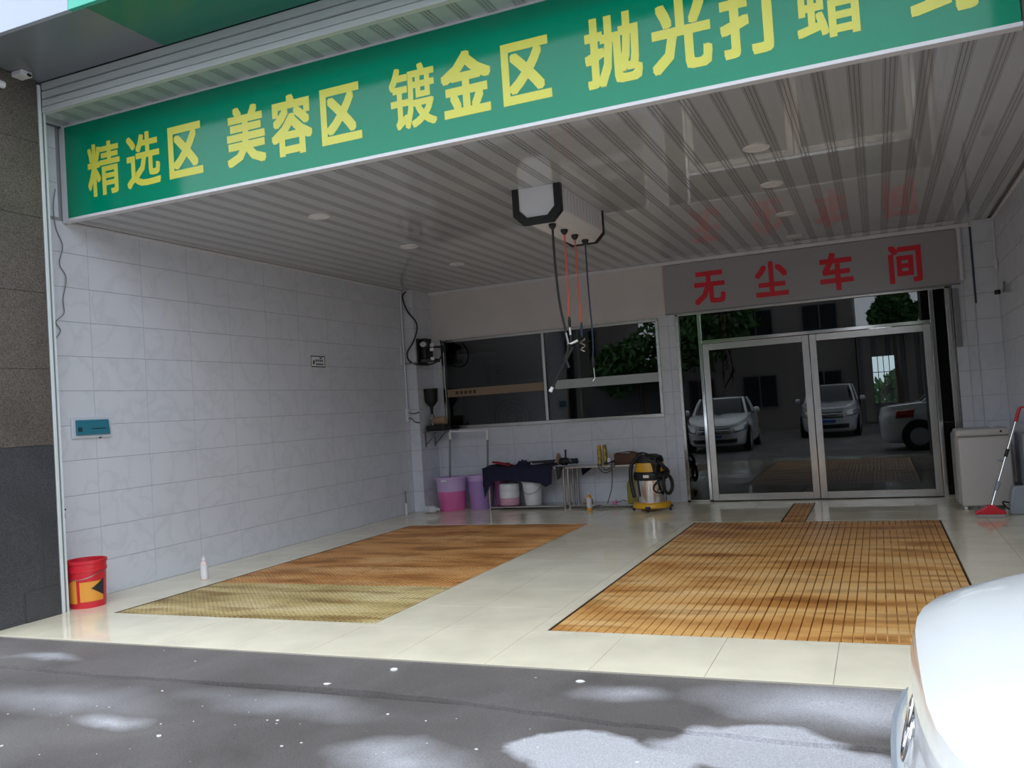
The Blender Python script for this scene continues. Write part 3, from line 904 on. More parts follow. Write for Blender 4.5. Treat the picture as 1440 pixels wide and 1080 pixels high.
q = MB(); q.cyl((-.12, .05, -1.40), (-.145, .05, -1.44), .013, 10, .018); q.build('nozzle', 'white_plastic', t, smooth=True)
t = hang('air_hose', 'orange air hose with silver trigger gun, left of the orange pair', -2.55, 7.5, ZC - .355, [(0, 0, -.3), (-.01, 0, -.78)], .007, 'orange_hose')
q = MB(); q.lathe([(.008, -.86), (.014, -.84), (.014, -.79), (.010, -.77), (.006, -.755)], (-.01, 0, 0), 10); q.build('sleeve', 'black_plastic', t, smooth=True)
q = MB(); q.cyl((-.01, 0, -.86), (-.008, 0, -.93), .012, 10); q.cyl((-.045, 0, -1.02), (.06, 0, -.985), .013, 10); q.build('gun', 'steel_bright', t, smooth=True)
q = MB(); q.tube([(-.008, 0, -.93), (-.005, 0, -1.0), (-.03, 0, -1.06)], .012, 8); q.build('grip', 'black_plastic', t, smooth=True)
t = hang('air_hose', 'orange air hose with coiled metal tip, right of the orange pair', -2.55, 7.8, ZC - .355, [(0, 0, -.35), (.005, 0, -.80)], .007, 'orange_hose')
q = MB(); q.lathe([(.007, -.93), (.012, -.90), (.012, -.82), (.007, -.79)], (.005, 0, 0), 10); q.build('sleeve', 'blue_hose', t, smooth=True)
q = MB(); q.tube([(.005 + .022 * math.cos(a * .8), .022 * math.sin(a * .8), -.95 - a * .008) for a in range(16)], .007, 6); q.build('coiled_tip', 'steel', t, smooth=True)
t = hang('water_hose', 'thin dark blue hose with silver nozzle, rightmost under reel box', -2.545, 8.1, ZC - .355, [(.0, 0, -.4), (.01, 0, -.9), (.0, 0, -1.13)], .008, 'blue_hose')
q = MB(); q.lathe([(.010, -1.22), (.018, -1.2), (.018, -1.13), (.01, -1.10)], (.0, 0, 0), 10); q.build('grip', 'black_plastic', t, smooth=True)
q = MB(); q.cyl((0.0, 0, -1.21), (0.004, 0, -1.32), .006, 8); q.cyl((.004, 0, -1.32), (-.02, 0, -1.35), .006, 8); q.build('nozzle', 'steel_bright', t, smooth=True)

# ------------------------------------------------------------------ left wall fittings
t = thing('distribution_box', 'white wall fuse box with teal translucent cover on left wall', 'fuse box', (XL, 5.67, 1.42))
q = MB(); q.box(0, .022, -.21, .21, 0, .19); q.build('body', 'pale_blue_plastic', t, bevel=.008)
q = MB(); q.prism([(-.175, .03), (.185, .03), (.17, .165), (-.175, .165)], 'X', .022, .042); cv = q.build('cover', 'cover_teal', t, bevel=.006)
q = MB(); q.box(.042, .0435, -.165, -.12, .06, .10); q.build('breaker', 'cover_dark', cv); q = MB(); q.box(.042, .0435, -.02, .13, .08, .09); q.build('breaker_slot', 'cover_dark', cv)
q = MB(); q.box(.022, .026, .07, .095, -.004, .006); q.build('latch', 'black_plastic', t)
t = thing('notice_plate', 'small white notice plate with black border on left wall', 'notice', (XL, 9.165, 2.14))
q = MB(); q.box(0, .006, -.15, .15, 0, .145); q.build('plate', 'white_plastic', t)
q = MB()
q.box(.006, .0075, -.15, .15, 0, .012); q.box(.006, .0075, -.15, .15, .133, .145); q.box(.006, .0075, -.15, -.14, 0, .145); q.box(.006, .0075, .14, .15, 0, .145)
q.build('border', 'label_black', t)
q = MB()
q.lathe([(.018, .006), (.018, .0075)], (0, -.09, .07), 12, 'X'); q.build('pictogram_head', 'label_black', t); q = MB(); q.box(.006, .0075, -.105, -.075, .035, .065); q.build('pictogram_body', 'label_black', t); q = MB()
for k in range(4): q.box(.006, .0075, -.05 + k * .042, -.025 + k * .042, .07, .10)
for k in range(5): q.box(.006, .0075, -.04 + k * .032, -.016 + k * .032, .028, .05)
q.box(.006, .0075, .04, .09, .11, .125)
q.build('print', 'label_black', t)['kind'] = 'stuff'
cab = [(5.417, 3.633), (5.379, 3.467), (5.405, 3.283), (5.454, 3.133), (5.423, 2.971), (5.474, 2.851), (5.442, 2.658), (5.434, 2.532), (5.358, 2.451), (5.39, 2.372), (5.321, 2.275)]
q = MB(); q.tube(smoothpath([(XL + .012 + .012 * (i % 2), y, z) for i, (y, z) in enumerate(cab)], 6), .0045, 6)
tag(q.build('loose_cable', 'grey_tube', smooth=True), 'thin dark cable dangling in waves on left wall near shutter rail', 'cable')
t = thing('wall_tap', 'small metal tap on left wall above red bucket', 'tap', (XL, 5.30, .80))
q = MB(); q.cyl((0, 0, 0), (.06, 0, 0), .012, 10); q.tube([(.05, 0, 0), (.07, 0, -.01), (.072, 0, -.05)], .009, 8); q.build('spout', 'steel', t, smooth=True)
q = MB(); q.box(.03, .06, -.03, .03, .015, .028); q.build('handle', 'black_plastic', t)

# red bucket
t = thing('red_bucket', 'red plastic pail with orange and black label by left wall', 'bucket', (-6.30, 5.345, 0))
q = MB(); q.lathe([(.132, 0.004), (.138, .0), (.142, .02), (.152, .30), (.160, .302), (.160, .325), (.155, .328), (.157, .365), (.165, .368), (.165, .392), (.158, .395), (.150, .39), (.148, .30), (.13, .02)], seg=40, cap=False)
q.lathe([(.132, .004), (.05, .006)], seg=40)
q.build('body', 'red_plastic', t, smooth=True)
def wrap(r0, r1, z0, z1, a0, a1, off, shape=None, n=14, rows=8):
    q = MB(); R2 = []
    for j in range(rows + 1):
        row = []
        for i in range(n + 1):
            s_, v_ = i / n, j / rows
            if shape: s_, v_ = shape(s_, v_)
            z = z0 + (z1 - z0) * v_; a = a0 + (a1 - a0) * s_
            r = r0 + (r1 - r0) * (z / .30) + off
            row.append((r * math.cos(a), r * math.sin(a), z))
        R2.append(row)
    q.grid(R2); return q
wrap(.142, .152, .055, .22, math.radians(-64), math.radians(12), .0015).build('label', 'label_orange', t, smooth=True)
wrap(.142, .152, .045, .25, math.radians(-118), math.radians(-74), .0015, lambda s_, v_: (s_, v_ * (0.75 + .25 * s_))).build('label', 'label_orange', t, smooth=True)
wrap(.142, .152, .09, .235, math.radians(-30), math.radians(14), .003, lambda s_, v_: (s_, .5 + (v_ - .5) * s_)).build('emblem', 'label_black', t, smooth=True)
hd = [(.158 * math.cos(a), .158 * math.sin(a) - .02 * math.sin(max(0, min(1, (a + 2.6) / 2.9)) * PI), .31 - .065 * math.sin(max(0, min(1, (a + 2.6) / 2.9)) * PI)) for a in [-2.6 + k * .145 for k in range(21)]]
q = MB(); q.tube(hd, .0035, 6); q.build('handle', 'wire', t, smooth=True)

# white bottle on the floor by the left wall
t = thing('spray_bottle', 'slim white and pink bottle standing by the left wall', 'bottle', (-6.05, 6.45, 0))
q = MB(); q.lathe([(.028, .0), (.034, .004), (.034, .15), (.030, .165), (.016, .175), (.016, .185)], seg=18); q.build('body', 'bottle_pinkish', t, smooth=True)
q = MB(); q.lathe([(.0345, .025), (.0345, .14)], seg=18, cap=False); q.build('label', 'white_plastic', t, smooth=True)
q = MB(); q.lathe([(.018, .183), (.018, .2), (.008, .205), (.006, .225)], seg=14); q.build('cap', 'white_plastic', t, smooth=True)

# ------------------------------------------------------------------ back left corner: regulator, pipes, pump shelf
t = thing('filter_regulator', 'cluster of black air filters and valves on the corner column', 'regulator', (-6.365, 11.58, 2.22))
t.scale = (1.5, 1.1, 1.08)
q = MB(); q.box(0, .02, -.13, .13, .0, .36); q.build('backplate', 'black_plastic', t)
for k, (yy, zz) in enumerate(((-.08, .2), (.0, .2), (.08, .2))):
    q = MB(); q.lathe([(.022, -.13), (.032, -.12), (.034, -.02), (.03, 0), (.036, .01), (.036, .06), (.02, .07), (.018, .12), (.024, .125), (.024, .16)], (.065, yy, zz), 14); q.build('filter_bowl', 'black_plastic', t, smooth=True)
q = MB(); q.lathe([(.045, 0), (.05, .004), (.05, .03), (.04, .034)], (.09, -.16, .27), 18, 'Y'); gg = q.build('gauge', 'black_plastic', t, smooth=True)
q = MB(); q.lathe([(.036, -.003), (.036, .002)], (.09, -.16, .27), 16, 'Y'); q.build('gauge_dial', 'bottle_label', t)
for px_, pz_ in ((.16, .17), (.165, .23), (.16, .04)):
    q = MB(); q.lathe([(.02, -.0), (.024, .02), (.02, .045)], (px_, -.10, pz_), 12); q.build('white_fitting', 'white_plastic', t, smooth=True)
q = MB(); q.cyl((.07, -.14, .235), (.19, .12, .235), .018, 10); q.build('manifold', 'chrome_dark', t, smooth=True); q = MB(); q.box(.03, .17, -.12, .1, .02, .07); q.build('valve_block', 'chrome_dark', t, bevel=.006)
loop = [(-6.28, 11.35, 3.34), (-6.40, 11.35, 3.47 - .05), (-6.50, 11.345, 3.25), (-6.44, 11.35, 3.04), (-6.31, 11.36, 2.86), (-6.30, 11.36, 2.72), (-6.38, 11.36, 2.55), (-6.48, 11.36, 2.42), (-6.48, 11.36, 2.31), (-6.38, 11.36, 2.23), (-6.16, 11.42, 2.20), (-6.02, 11.5, 2.27), (-5.98, 11.55, 2.42), (-6.04, 11.6, 2.56)]
loop[0] = (-6.29, 11.35, 3.30); loop[1] = (-6.44, 11.35, 3.33)
q = MB(); q.tube(smoothpath(loop[1:], 7), .012, 8); tag(q.build('air_line', 'rubber', smooth=True), 'thick black air line winding down the corner column to the regulator', 'hose')
t = thing('conduit', 'white conduit running up beside the corner column', 'pipe', (XL + .0, 11.33, 0))
q = MB(); q.cyl((.02, 0, 1.45), (.02, 0, 3.34), .013, 10); q.build('upper_pipe', 'white_plastic', t, smooth=True)
q = MB(); q.box(.0, .04, -.03, .03, 1.36, 1.56); q.build('joint_box', 'white_plastic', t, bevel=.006)
q = MB(); q.cyl((.02, -.09, 2.22), (.02, -.09, 2.50), .012, 10); q.build('side_pipe', 'white_plastic', t, smooth=True)
q = MB(); q.tube(smoothpath([(.02, 0, 2.24), (.1, .0, 2.235), (.2, .03, 2.24)], 4), .01, 8); q.build('branch_pipe', 'grey_tube', t, smooth=True)
q = MB(); q.tube(smoothpath([(.03, 0, 1.50), (.12, .02, 1.48), (.2, .05, 1.50)], 4), .007, 6); q.tube(smoothpath([(.03, 0, 1.42), (.09, .01, 1.40), (.13, .03, 1.35), (.2, .05, 1.34)], 4), .007, 6); q.build('cable', 'rubber', t, smooth=True)
t = thing('pipe_stub', 'short white pipe stub rising from the floor in left corner', 'pipe', (XL + .045, 11.08, 0))
q = MB(); q.cyl((0, 0, 0), (0, 0, .17), .016, 10); q.build('pipe', 'white_plastic', t, smooth=True)
q = MB(); q.cyl((0, 0, .17), (0, 0, .35), .010, 8); q.build('upper_rod', 'grey_tube', t, smooth=True)
t = thing('pump_shelf', 'small dark shelf on triangular brackets under the window', 'shelf', (-6.365, 11.68, 1.18))
q = MB(); q.box(0, .40, -.2, .2, 0, .02); q.build('board', 'steel_dark', t)
for yy in (-.15, .15):
    q = MB(); q.box(.0, .018, yy - .01, yy + .01, -.22, 0); q.obox((.105, yy, -.1), (.10, 0, .095), (0, .009, 0), (-.006, 0, .0063)); q.build('bracket', 'steel_dark', t)
t = thing('spray_pump', 'pump with tan motor and black hopper on the small shelf', 'pump', (-6.22, 11.66, 1.20))
q = MB(); q.box(-.12, .18, -.13, .12, .0, .09); q.build('base', 'black_plastic', t, bevel=.015)
q = MB(); q.lathe([(.05, -.12), (.062, -.10), (.062, .08), (.05, .1)], (.06, 0, .15), 18, 'X'); q.build('motor', 'pump_tan', t, smooth=True)
q = MB(); q.lathe([(.02, .22), (.025, .36), (.06, .40), (.10, .45), (.108, .63), (.113, .645), (.10, .645)], (-.06, -.02, 0), 20); q.build('hopper', 'black_plastic', t, smooth=True)
q = MB(); q.lathe([(.03, .09), (.032, .24), (.02, .26)], (-.06, -.02, 0), 12); q.lathe([(.016, 0), (.02, .02), (.016, .04)], (-.03, -.13, .17), 10); q.build('valve', 'steel_dark', t, smooth=True)
q = MB(); q.tube(smoothpath([(.1, -.05, .1), (.16, -.1, .02), (.22, -.1, -.02), (.27, -.06, -.04)], 5), .008, 6); q.build('power_cord', 'rubber', t, smooth=True)
t = thing('suction_pipes', 'white plastic pipe under the window with two grey tubes into buckets', 'pipe', (-5.98, 11.6, 0))
q = MB(); q.tube([(0, 0, 1.06), (0, 0, 1.18)], .024, 10); q.tube([(0, 0, 1.175), (.62, .0, 1.165)], .017, 10); q.tube([(.62, 0, 1.18), (.62, 0, 1.02)], .024, 10); q.lathe([(.028, 1.155), (.032, 1.165), (.032, 1.19), (.024, 1.2)], (0, 0, 0), 12); q.build('white_pipe', 'white_plastic', t, smooth=True)
q = MB(); q.cyl((0, 0, 1.06), (-.06, -.02, .10), .016, 8); q.build('grey_tube', 'grey_tube', t, smooth=True)
q = MB(); q.cyl((.62, 0, 1.02), (.55, .02, .10), .016, 8); q.build('grey_tube', 'grey_tube', t, smooth=True)

def bucket(name, label, loc, r0, r1, h, mats, split=None, cat='bucket', lip=.012, group=None):
    t = thing(name, label, cat, loc, 0, group)
    def R(z): return r0 + (r1 - r0) * z / h
    zs = split if split else h * .6
    q = MB(); q.lathe([(R(0) - .01, 0), (R(0), .012), (R(zs), zs)], seg=32, cap=False); q.lathe([(R(0) - .01, .0), (.02, .001)], seg=32); q.build('lower_body', mats[0], t, smooth=True)
    q = MB(); q.lathe([(R(zs), zs), (R(h) , h - .035), (R(h) + lip, h - .03), (R(h) + lip, h), (R(h) - .006, h), (R(h) - .008, h - .03), (R(0), .03)], seg=32, cap=False); q.build('upper_body', mats[1], t, smooth=True)
    return t
t = bucket('pink_bucket', 'large lilac bucket with pink liquid in its lower half', (-5.985, 11.56, 0), .195, .225, .50, ('pink', 'lilac'), .29)
q = MB(); q.box(-.045, .045, -.245, -.232, .44, .47); q.build('clip', 'white_plastic', t)
bucket('purple_bucket', 'large plain purple bucket beside the pink one', (-5.575, 11.72, 0), .175, .195, .50, ('purple', 'lilac'), .42)
bucket('magenta_bucket', 'mauve bucket half hidden behind the navy cloth', (-5.245, 11.74, .052), .085, .095, .40, ('magenta', 'magenta'))
t = thing('ribbed_barrel', 'small white ribbed barrel with pale pink lower part under table', 'barrel', (-5.06, 11.60, .052))
q = MB(); q.lathe([(.12, 0), (.14, .008), (.148, .04), (.143, .05), (.148, .06), (.148, .10), (.143, .107), (.148, .115)], seg=30, cap=False); q.lathe([(.12, 0), (.02, .001)], seg=30); q.build('lower_body', 'pale_pink', t, smooth=True)
q = MB(); q.lathe([(.148, .115), (.15, .2), (.145, .21), (.15, .22), (.15, .29), (.14, .315), (.10, .325), (.02, .325)], seg=30); q.build('upper_body', 'white_plastic', t, smooth=True)
t = bucket('white_bucket', 'white plastic bucket with wire handle under the steel table', (-4.69, 11.60, .052), .118, .148, .345, ('white_plastic', 'white_plastic'))
q = MB(); q.tube([(.155 * math.cos(a), .155 * math.sin(a), .30 - .13 * math.sin(a + PI) * 1.0) for a in [PI + k * PI / 14 for k in range(15)]], .004, 6); q.build('handle', 'wire', t, smooth=True)
t = thing('crumpled_bottle', 'dirty crumpled plastic bottle lying at foot of corner column', 'bottle', (-6.17, 11.22, .056))
q = MB(); q.lathe([(.04, -.12), (.052, -.11), (.055, -.05), (.046, -.04), (.055, -.02), (.055, .05), (.04, .08), (.014, .10), (.014, .12)], (0, 0, 0), 14, 'X'); q.build('body', 'bottle_label', t, smooth=True)
q = MB(); q.lathe([(.016, .115), (.016, .14)], (0, 0, 0), 12, 'X'); q.build('cap', 'white_plastic', t)

# ------------------------------------------------------------------ steel tables and what lies on them
def table(label, x0, x1):
    t = thing('steel_table', label, 'table', ((x0 + x1) / 2, 11.65, 0), 0, 'low steel tables under the window')
    h = (x1 - x0) / 2
    q = MB(); q.box(-h, h, -.235, .235, .565, .59); q.build('tabletop', 'steel', t, bevel=.004)
    q = MB(); q.box(-h + .02, h - .02, -.22, .22, .03, .05); q.build('undershelf', 'steel', t, bevel=.003)
    for sx in (-1, 1):
        for sy in (-1, 1):
            q = MB(); q.cyl((sx * (h - .03), sy * .2, 0), (sx * (h - .03), sy * .2, .565), .019, 12); q.build('leg', 'steel', t, smooth=True)
    return t
table('low steel table under navy cloth beside the buckets', -5.345, -4.125)
table('low steel table with cans and box beside the vacuum', -4.115, -3.04)

# navy cloth: top sheet + front drop + left drop, one continuous sheet with folds
t = thing('navy_cloth', 'dark navy cloth draped over the left steel table', 'cloth', (-4.83, 11.44, .60))
q = MB(); rows = []
nU = 44
for j in range(26):
    v_ = j / 25.0
    row = []
    for i in range(nU + 1):
        u = i / nU
        x = -.535 + u * 1.07
        drop = 0.205 - .03 * math.sin(u * 5) + (.05 if u > .82 else 0) * (1 - abs(u - .92) / .1 if u > .82 else 0)
        if u < .12: drop += .22 * (1 - u / .12)
        if v_ < .5:
            s_ = v_ / .5
            y = .36 - s_ * .40; z = .012 + .025 * max(0, math.sin(u * 9 + s_ * 3)) * (1 - s_ * .6) + .025 * (u < .25) * (1 - s_)
        else:
            s_ = (v_ - .5) / .5
            y = -.04 - .018 * math.sin(min(1, s_ * 3) * PI / 2) - .014 * s_ * math.sin(u * 24); z = .006 - drop * s_
            x += .05 * s_ * (u - .5) * -1.0 if u > .85 else 0
        row.append((x, y, z))
    rows.append(row)
q.grid(rows); o = q.build('sheet', 'navy_cloth', t, smooth=True)
md = o.modifiers.new('thickness', 'SOLIDIFY'); md.thickness = .006
q = MB(); rows = []
for j in range(10):
    s_ = j / 9
    rows.append([(-.545 - .02 * s_ + .012 * math.sin(k * 1.9 + s_), -.06 + k * .028 + .03 * s_ * (k < 2), .02 - s_ * (.36 - .05 * k)) for k in range(6)])
q.grid(rows); o = q.build('side_drop', 'navy_cloth', t, smooth=True)
md = o.modifiers.new('thickness', 'SOLIDIFY'); md.thickness = .006
def rag(name, label, loc, m, fn, nu=14, nv=10):
    q = MB(); q.grid([[fn(i / nu, j / nv) for i in range(nu + 1)] for j in range(nv + 1)])
    o = q.build(name, m, smooth=True, loc=loc)
    md = o.modifiers.new('thickness', 'SOLIDIFY'); md.thickness = .005; md.offset = 0
    return tag(o, label, 'cloth')
rag('red_cloth', 'folded dark red cloth lying on the navy cloth', (-5.14, 11.58, .625), 'red_cloth', lambda u, v: (-.13 + .28 * u, -.08 + .18 * v, .075 - .06 * u + .012 * math.sin(v * 7) - .03 * abs(v - .5)))
rag('bunched_cloth', 'small bunched purple navy cloth on the table', (-4.80, 11.56, .625), 'navy_cloth', lambda u, v: (-.10 + .2 * u, -.07 + .15 * v, .075 * math.sin(u * PI) ** .5 * math.sin(v * PI) ** .5 + .012 * math.sin(u * 21 + v * 9)))
rag('black_rag', 'small black rag hanging off the front of the left table', (-4.19, 11.405, .60), 'rubber', lambda u, v: (-.05 + .1 * u * (1 - .5 * v) + .02 * v, -.012 - .006 * math.sin(u * 8), -.0 - .19 * v * (1 - .25 * u)), 8, 8)
rag('hanging_rag', 'navy triangular rag hanging behind the right steel table', (-3.92, 11.895, .585), 'navy_cloth', lambda u, v: (-.12 + .26 * u * (1 - v) + .02 * v, .0 - .005 * math.sin(u * 9), -.16 * v), 8, 8)
t = thing('squeegee', 'long black squeegee lying flat on the navy cloth', 'squeegee', (-4.48, 11.50, .635))
q = MB(); q.obox((0, 0, .045), (.20, .01, .004), (0, .018, 0), (0, 0, .010)); q.obox((.02, .0, .028), (.17, .01, .0), (0, .006, 0), (0, 0, .012)); q.build('blade', 'rubber', t)
q = MB(); q.cyl((.02, .02, .02), (.05, .20, .015), .014, 10); q.build('handle', 'black_plastic', t, smooth=True)
t = thing('polisher', 'dark handheld polishing machine with upright side handle', 'polisher', (-4.12, 11.60, .595))
q = MB(); q.lathe([(.065, -.16), (.08, -.15), (.08, -.135), (.05, -.12)], (0, 0, .105), 18, 'X'); q.build('pad', 'pump_tan', t, smooth=True)
q = MB(); q.lathe([(.035, -.13), (.055, -.10), (.058, -.02), (.04, .0), (.036, .10), (.042, .13), (.03, .145)], (0, 0, .062), 14, 'X'); q.build('body', 'black_plastic', t, smooth=True)
q = MB(); q.cyl((-.035, 0, .10), (-.03, 0, .225), .013, 10); q.cyl((-.03, 0, .215), (-.03, 0, .228), .018, 10); q.build('side_handle', 'black_plastic', t, smooth=True)
q = MB(); q.tube(smoothpath([(-.02, -.03, .1), (.02, -.05, .115), (.05, -.06, .08), (.07, -.06, .05)], 5), .006, 6); q.build('power_cord', 'grey_tube', t, smooth=True)
t = thing('cable_bundle', 'dark coiled cable lying on right steel table and hanging to its shelf', 'cable', (-3.50, 11.55, .60))
q = MB()
q.tube(smoothpath([(.05, -.05, .02), (.10, -.10, .05), (.02, -.12, .02), (-.06, -.06, .015), (-.02, .02, .02), (.06, 0, .03), (.10, -.06, .02)], 6), .009, 6)
q.tube(smoothpath([(-.12, -.16, .01), (-.08, -.19, -.06), (.0, -.20, -.11), (.08, -.19, -.06), (.12, -.17, .01)], 6), .006, 6)
q.tube(smoothpath([(-.08, -.16, .01), (-.04, -.19, -.04), (.02, -.20, -.07), (.07, -.19, -.03), (.09, -.17, .01)], 6), .006, 6)
q.tube(smoothpath([(.08, -.17, .01), (.09, -.20, -.12), (.07, -.19, -.3), (.02, -.17, -.44), (-.02, -.15, -.53)], 6), .006, 6)
q.build('cord', 'rubber', t, smooth=True)
q = MB(); q.box(-.02, .03, -.03, .02, .02, .08); q.build('plug', 'white_plastic', t, bevel=.008)
for i, (x, lb) in enumerate(((-3.655, 'gold and red spray can, left one of two on table'), (-3.585, 'green gold spray can, right one of two on table'))):
    t = thing('spray_can', lb, 'spray can', (x, 11.62 + .03 * i, .592), 0, 'spray cans on the steel table')
    q = MB(); q.lathe([(.028, 0), (.033, .004), (.033, .20), (.03, .215), (.024, .225)], seg=18); q.build('can', 'can_gold', t, smooth=True)
    q = MB(); q.lathe([(.026, .222), (.028, .235), (.028, .262), (.02, .272), (.006, .274)], seg=16); q.build('cap', 'olive_plastic' if i else 'bottle_amber', t, smooth=True)
t = thing('brown_carton', 'battered brown cardboard box on right steel table', 'carton', (-3.26, 11.72, .592), .06)
q = MB(); q.box(-.19, .17, -.1, .1, 0, .13); q.build('body', 'brown_card', t)
q = MB(); q.obox((-.09, -.0, .148), (.10, .0, .008), (0, .1, .0), (0, 0, .004)); q.obox((.10, -.0, .133), (.07, 0, -.02), (0, .1, 0), (0, 0, .004)); q.build('flap', 'brown_card', t)
t = thing('pink_plug', 'tiny pink plug lying on the undershelf near jerrycan', 'plug', (-3.44, 11.48, .052))
q = MB(); q.box(-.03, .03, -.02, .02, 0, .035); q.cyl((.0, 0, .03), (.03, 0, .06), .008, 8); q.build('body', 'pink', t, bevel=.004)
q = MB(); q.tube(smoothpath([(.03, 0, .02), (.08, .02, .03), (.12, .0, .05), (.16, .02, .03)], 5), .005, 6); q.build('cord', 'rubber', t, smooth=True)
t = thing('brown_block', 'small brown block on undershelf behind amber bottle', 'block', (-3.90, 11.70, .052))
q = MB(); q.prism([(-.07, 0), (.07, 0), (.06, .05), (-.05, .055)], 'Y', -.04, .04); q.build('body', 'pump_tan', t, bevel=.004)
t = thing('amber_bottle', 'amber squeeze bottle with white label on floor before table', 'bottle', (-3.715, 11.2, 0))
q = MB(); q.lathe([(.030, 0), (.036, .005), (.036, .19), (.030, .205), (.014, .213), (.014, .222)], seg=18); q.build('body', 'bottle_amber', t, smooth=True)
q = MB(); q.lathe([(.0366, .045), (.0366, .175)], seg=18, cap=False); q.build('label', 'bottle_label', t, smooth=True)
q = MB(); q.lathe([(.012, .22), (.012, .235), (.005, .24), (.004, .265)], seg=10); q.build('spout', 'white_plastic', t, smooth=True)
t = thing('jerrycan', 'olive yellow plastic jerrycan behind the vacuum cleaner', 'jerrycan', (-3.15, 11.52, .052))
q = MB(); q.prism([(-.10, 0), (.10, 0), (.10, .33), (.03, .38), (-.04, .38), (-.10, .27)], 'Y', -.07, .07); q.build('body', 'olive_plastic', t, bevel=.014)
q = MB(); q.lathe([(.022, .375), (.022, .40)], (-.0, 0, 0), 12); q.build('cap', 'bottle_label', t)

# ------------------------------------------------------------------ vacuum cleaner
t = thing('vacuum_cleaner', 'yellow and black wet vacuum cleaner with shiny steel drum', 'vacuum cleaner', (-2.835, 11.17, 0))
q = MB(); q.lathe([(.20, .035), (.245, .04), (.255, .055), (.25, .095), (.235, .11), (.20, .115)], seg=36); q.build('base', 'yellow_plastic', t, smooth=True)
q = MB(); q.lathe([(.19, .112), (.198, .115), (.198, .41), (.19, .415)], seg=40); q.build('drum', 'steel_bright', t, smooth=True)
q = MB(); q.lathe([(.205, .40), (.222, .41), (.228, .45), (.222, .49), (.21, .51), (.18, .52)], seg=36); q.build('rim', 'black_plastic', t, smooth=True)
q = MB(); q.lathe([(.20, .51), (.195, .56), (.18, .635), (.16, .645)], seg=32); q.build('head', 'yellow_plastic', t, smooth=True)
q = MB(); q.lathe([(.185, .63), (.185, .66), (.165, .71), (.10, .735), (.02, .74)], seg=28); q.build('lid', 'black_plastic', t, smooth=True)
q = MB(); q.obox((.10, -.13, .60), (.05, -.02, 0), (.02, .05, 0), (.0, 0, .10)); q.obox((.05, -.165, .66), (.10, 0, -.06), (0, .03, 0), (.012, 0, .02)); q.build('motor_cowl', 'black_plastic', t, bevel=.012)
q = MB(); q.box(-.04, .04, -.245, -.22, .44, .48); q.build('clasp', 'steel_bright', t, bevel=.005)
q = MB(); q.tube(smoothpath([(-.16, -.05, .64), (-.15, -.06, .73), (-.08, -.06, .76), (0, -.06, .74)], 6), .010, 8); q.build('handle', 'black_plastic', t, smooth=True)
q = MB(); q.tube(smoothpath([(-.12, -.10, .70), (-.21, -.10, .62), (-.235, -.12, .48), (-.225, -.14, .36), (-.20, -.16, .24), (-.185, -.17, .19)], 7), .026, 10); q.build('hose', 'rubber', t, smooth=True)
q = MB()
q.tube(smoothpath([(.12, -.14, .66), (.22, -.10, .56), (.25, -.05, .50), (.22, -.12, .46), (.12, -.2, .47)], 7), .024, 10)
q.tube(smoothpath([(.20, -.08, .50), (.27, -.03, .42), (.285, -.02, .30), (.25, -.06, .22), (.21, -.12, .26), (.20, -.16, .36), (.21, -.14, .44)], 7), .022, 10)
q.tube(smoothpath([(.17, -.15, .40), (.10, -.20, .34), (.09, -.21, .28), (.15, -.19, .24), (.2, -.15, .3)], 6), .010, 8)
q.build('coiled_hose', 'rubber', t, smooth=True)
for a in (-.1, -1.57, 2.2, 3.3):
    q = MB(); q.lathe([(.02, -.014), (.030, -.012), (.030, .012), (.02, .014)], (.245 * math.cos(a), .245 * math.sin(a), .030), 12, 'X'); cs = q.build('castor', 'black_plastic', t, smooth=True)
    q = MB(); q.box(.245 * math.cos(a) - .035, .245 * math.cos(a) + .035, .245 * math.sin(a) - .03, .245 * math.sin(a) + .02, .04, .072); q.build('castor_fork', 'black_plastic', t, bevel=.008)

# ------------------------------------------------------------------ right side: appliance, mop, grey canister, wall fittings
t = thing('portable_cooler', 'beige rounded box shaped appliance on castors beside glass doors', 'appliance', (1.0, 10.93, 0))
q = MB(); q.box(-.27, .27, -.23, .27, .045, .86); q.build('cabinet', 'beige_side', t, bevel=.05, seg=4, smooth=True)
q = MB(); q.box(-.235, .275, -.275, -.225, .045, .80); q.build('front_panel', 'beige_enamel', t, bevel=.022, seg=3, smooth=True)
q = MB(); q.box(-.25, .275, -.262, .20, .805, .885); q.build('top_cover', 'beige_enamel', t, bevel=.025, seg=3, smooth=True)
q = MB(); q.box(.13, .20, -.279, -.272, .52, .545); q.build('handle_slot', 'grey_plastic', t)
q = MB(); q.lathe([(.012, -.004), (.012, .002)], (.19, -.262, .85), 10, 'Y'); q.build('knob', 'black_plastic', t)
q = MB(); q.lathe([(.03, .0), (.03, .012), (.02, .018)], (.14, .0, .885), 12); q.build('top_cap', 'white_plastic', t, smooth=True)
for sx in (-.2, .2):
    for sy in (-.2, .2):
        q = MB(); q.lathe([(.014, -.016), (.024, -.014), (.024, .014), (.014, .016)], (sx, sy, .024), 12, 'X'); q.build('castor', 'white_plastic', t, smooth=True)

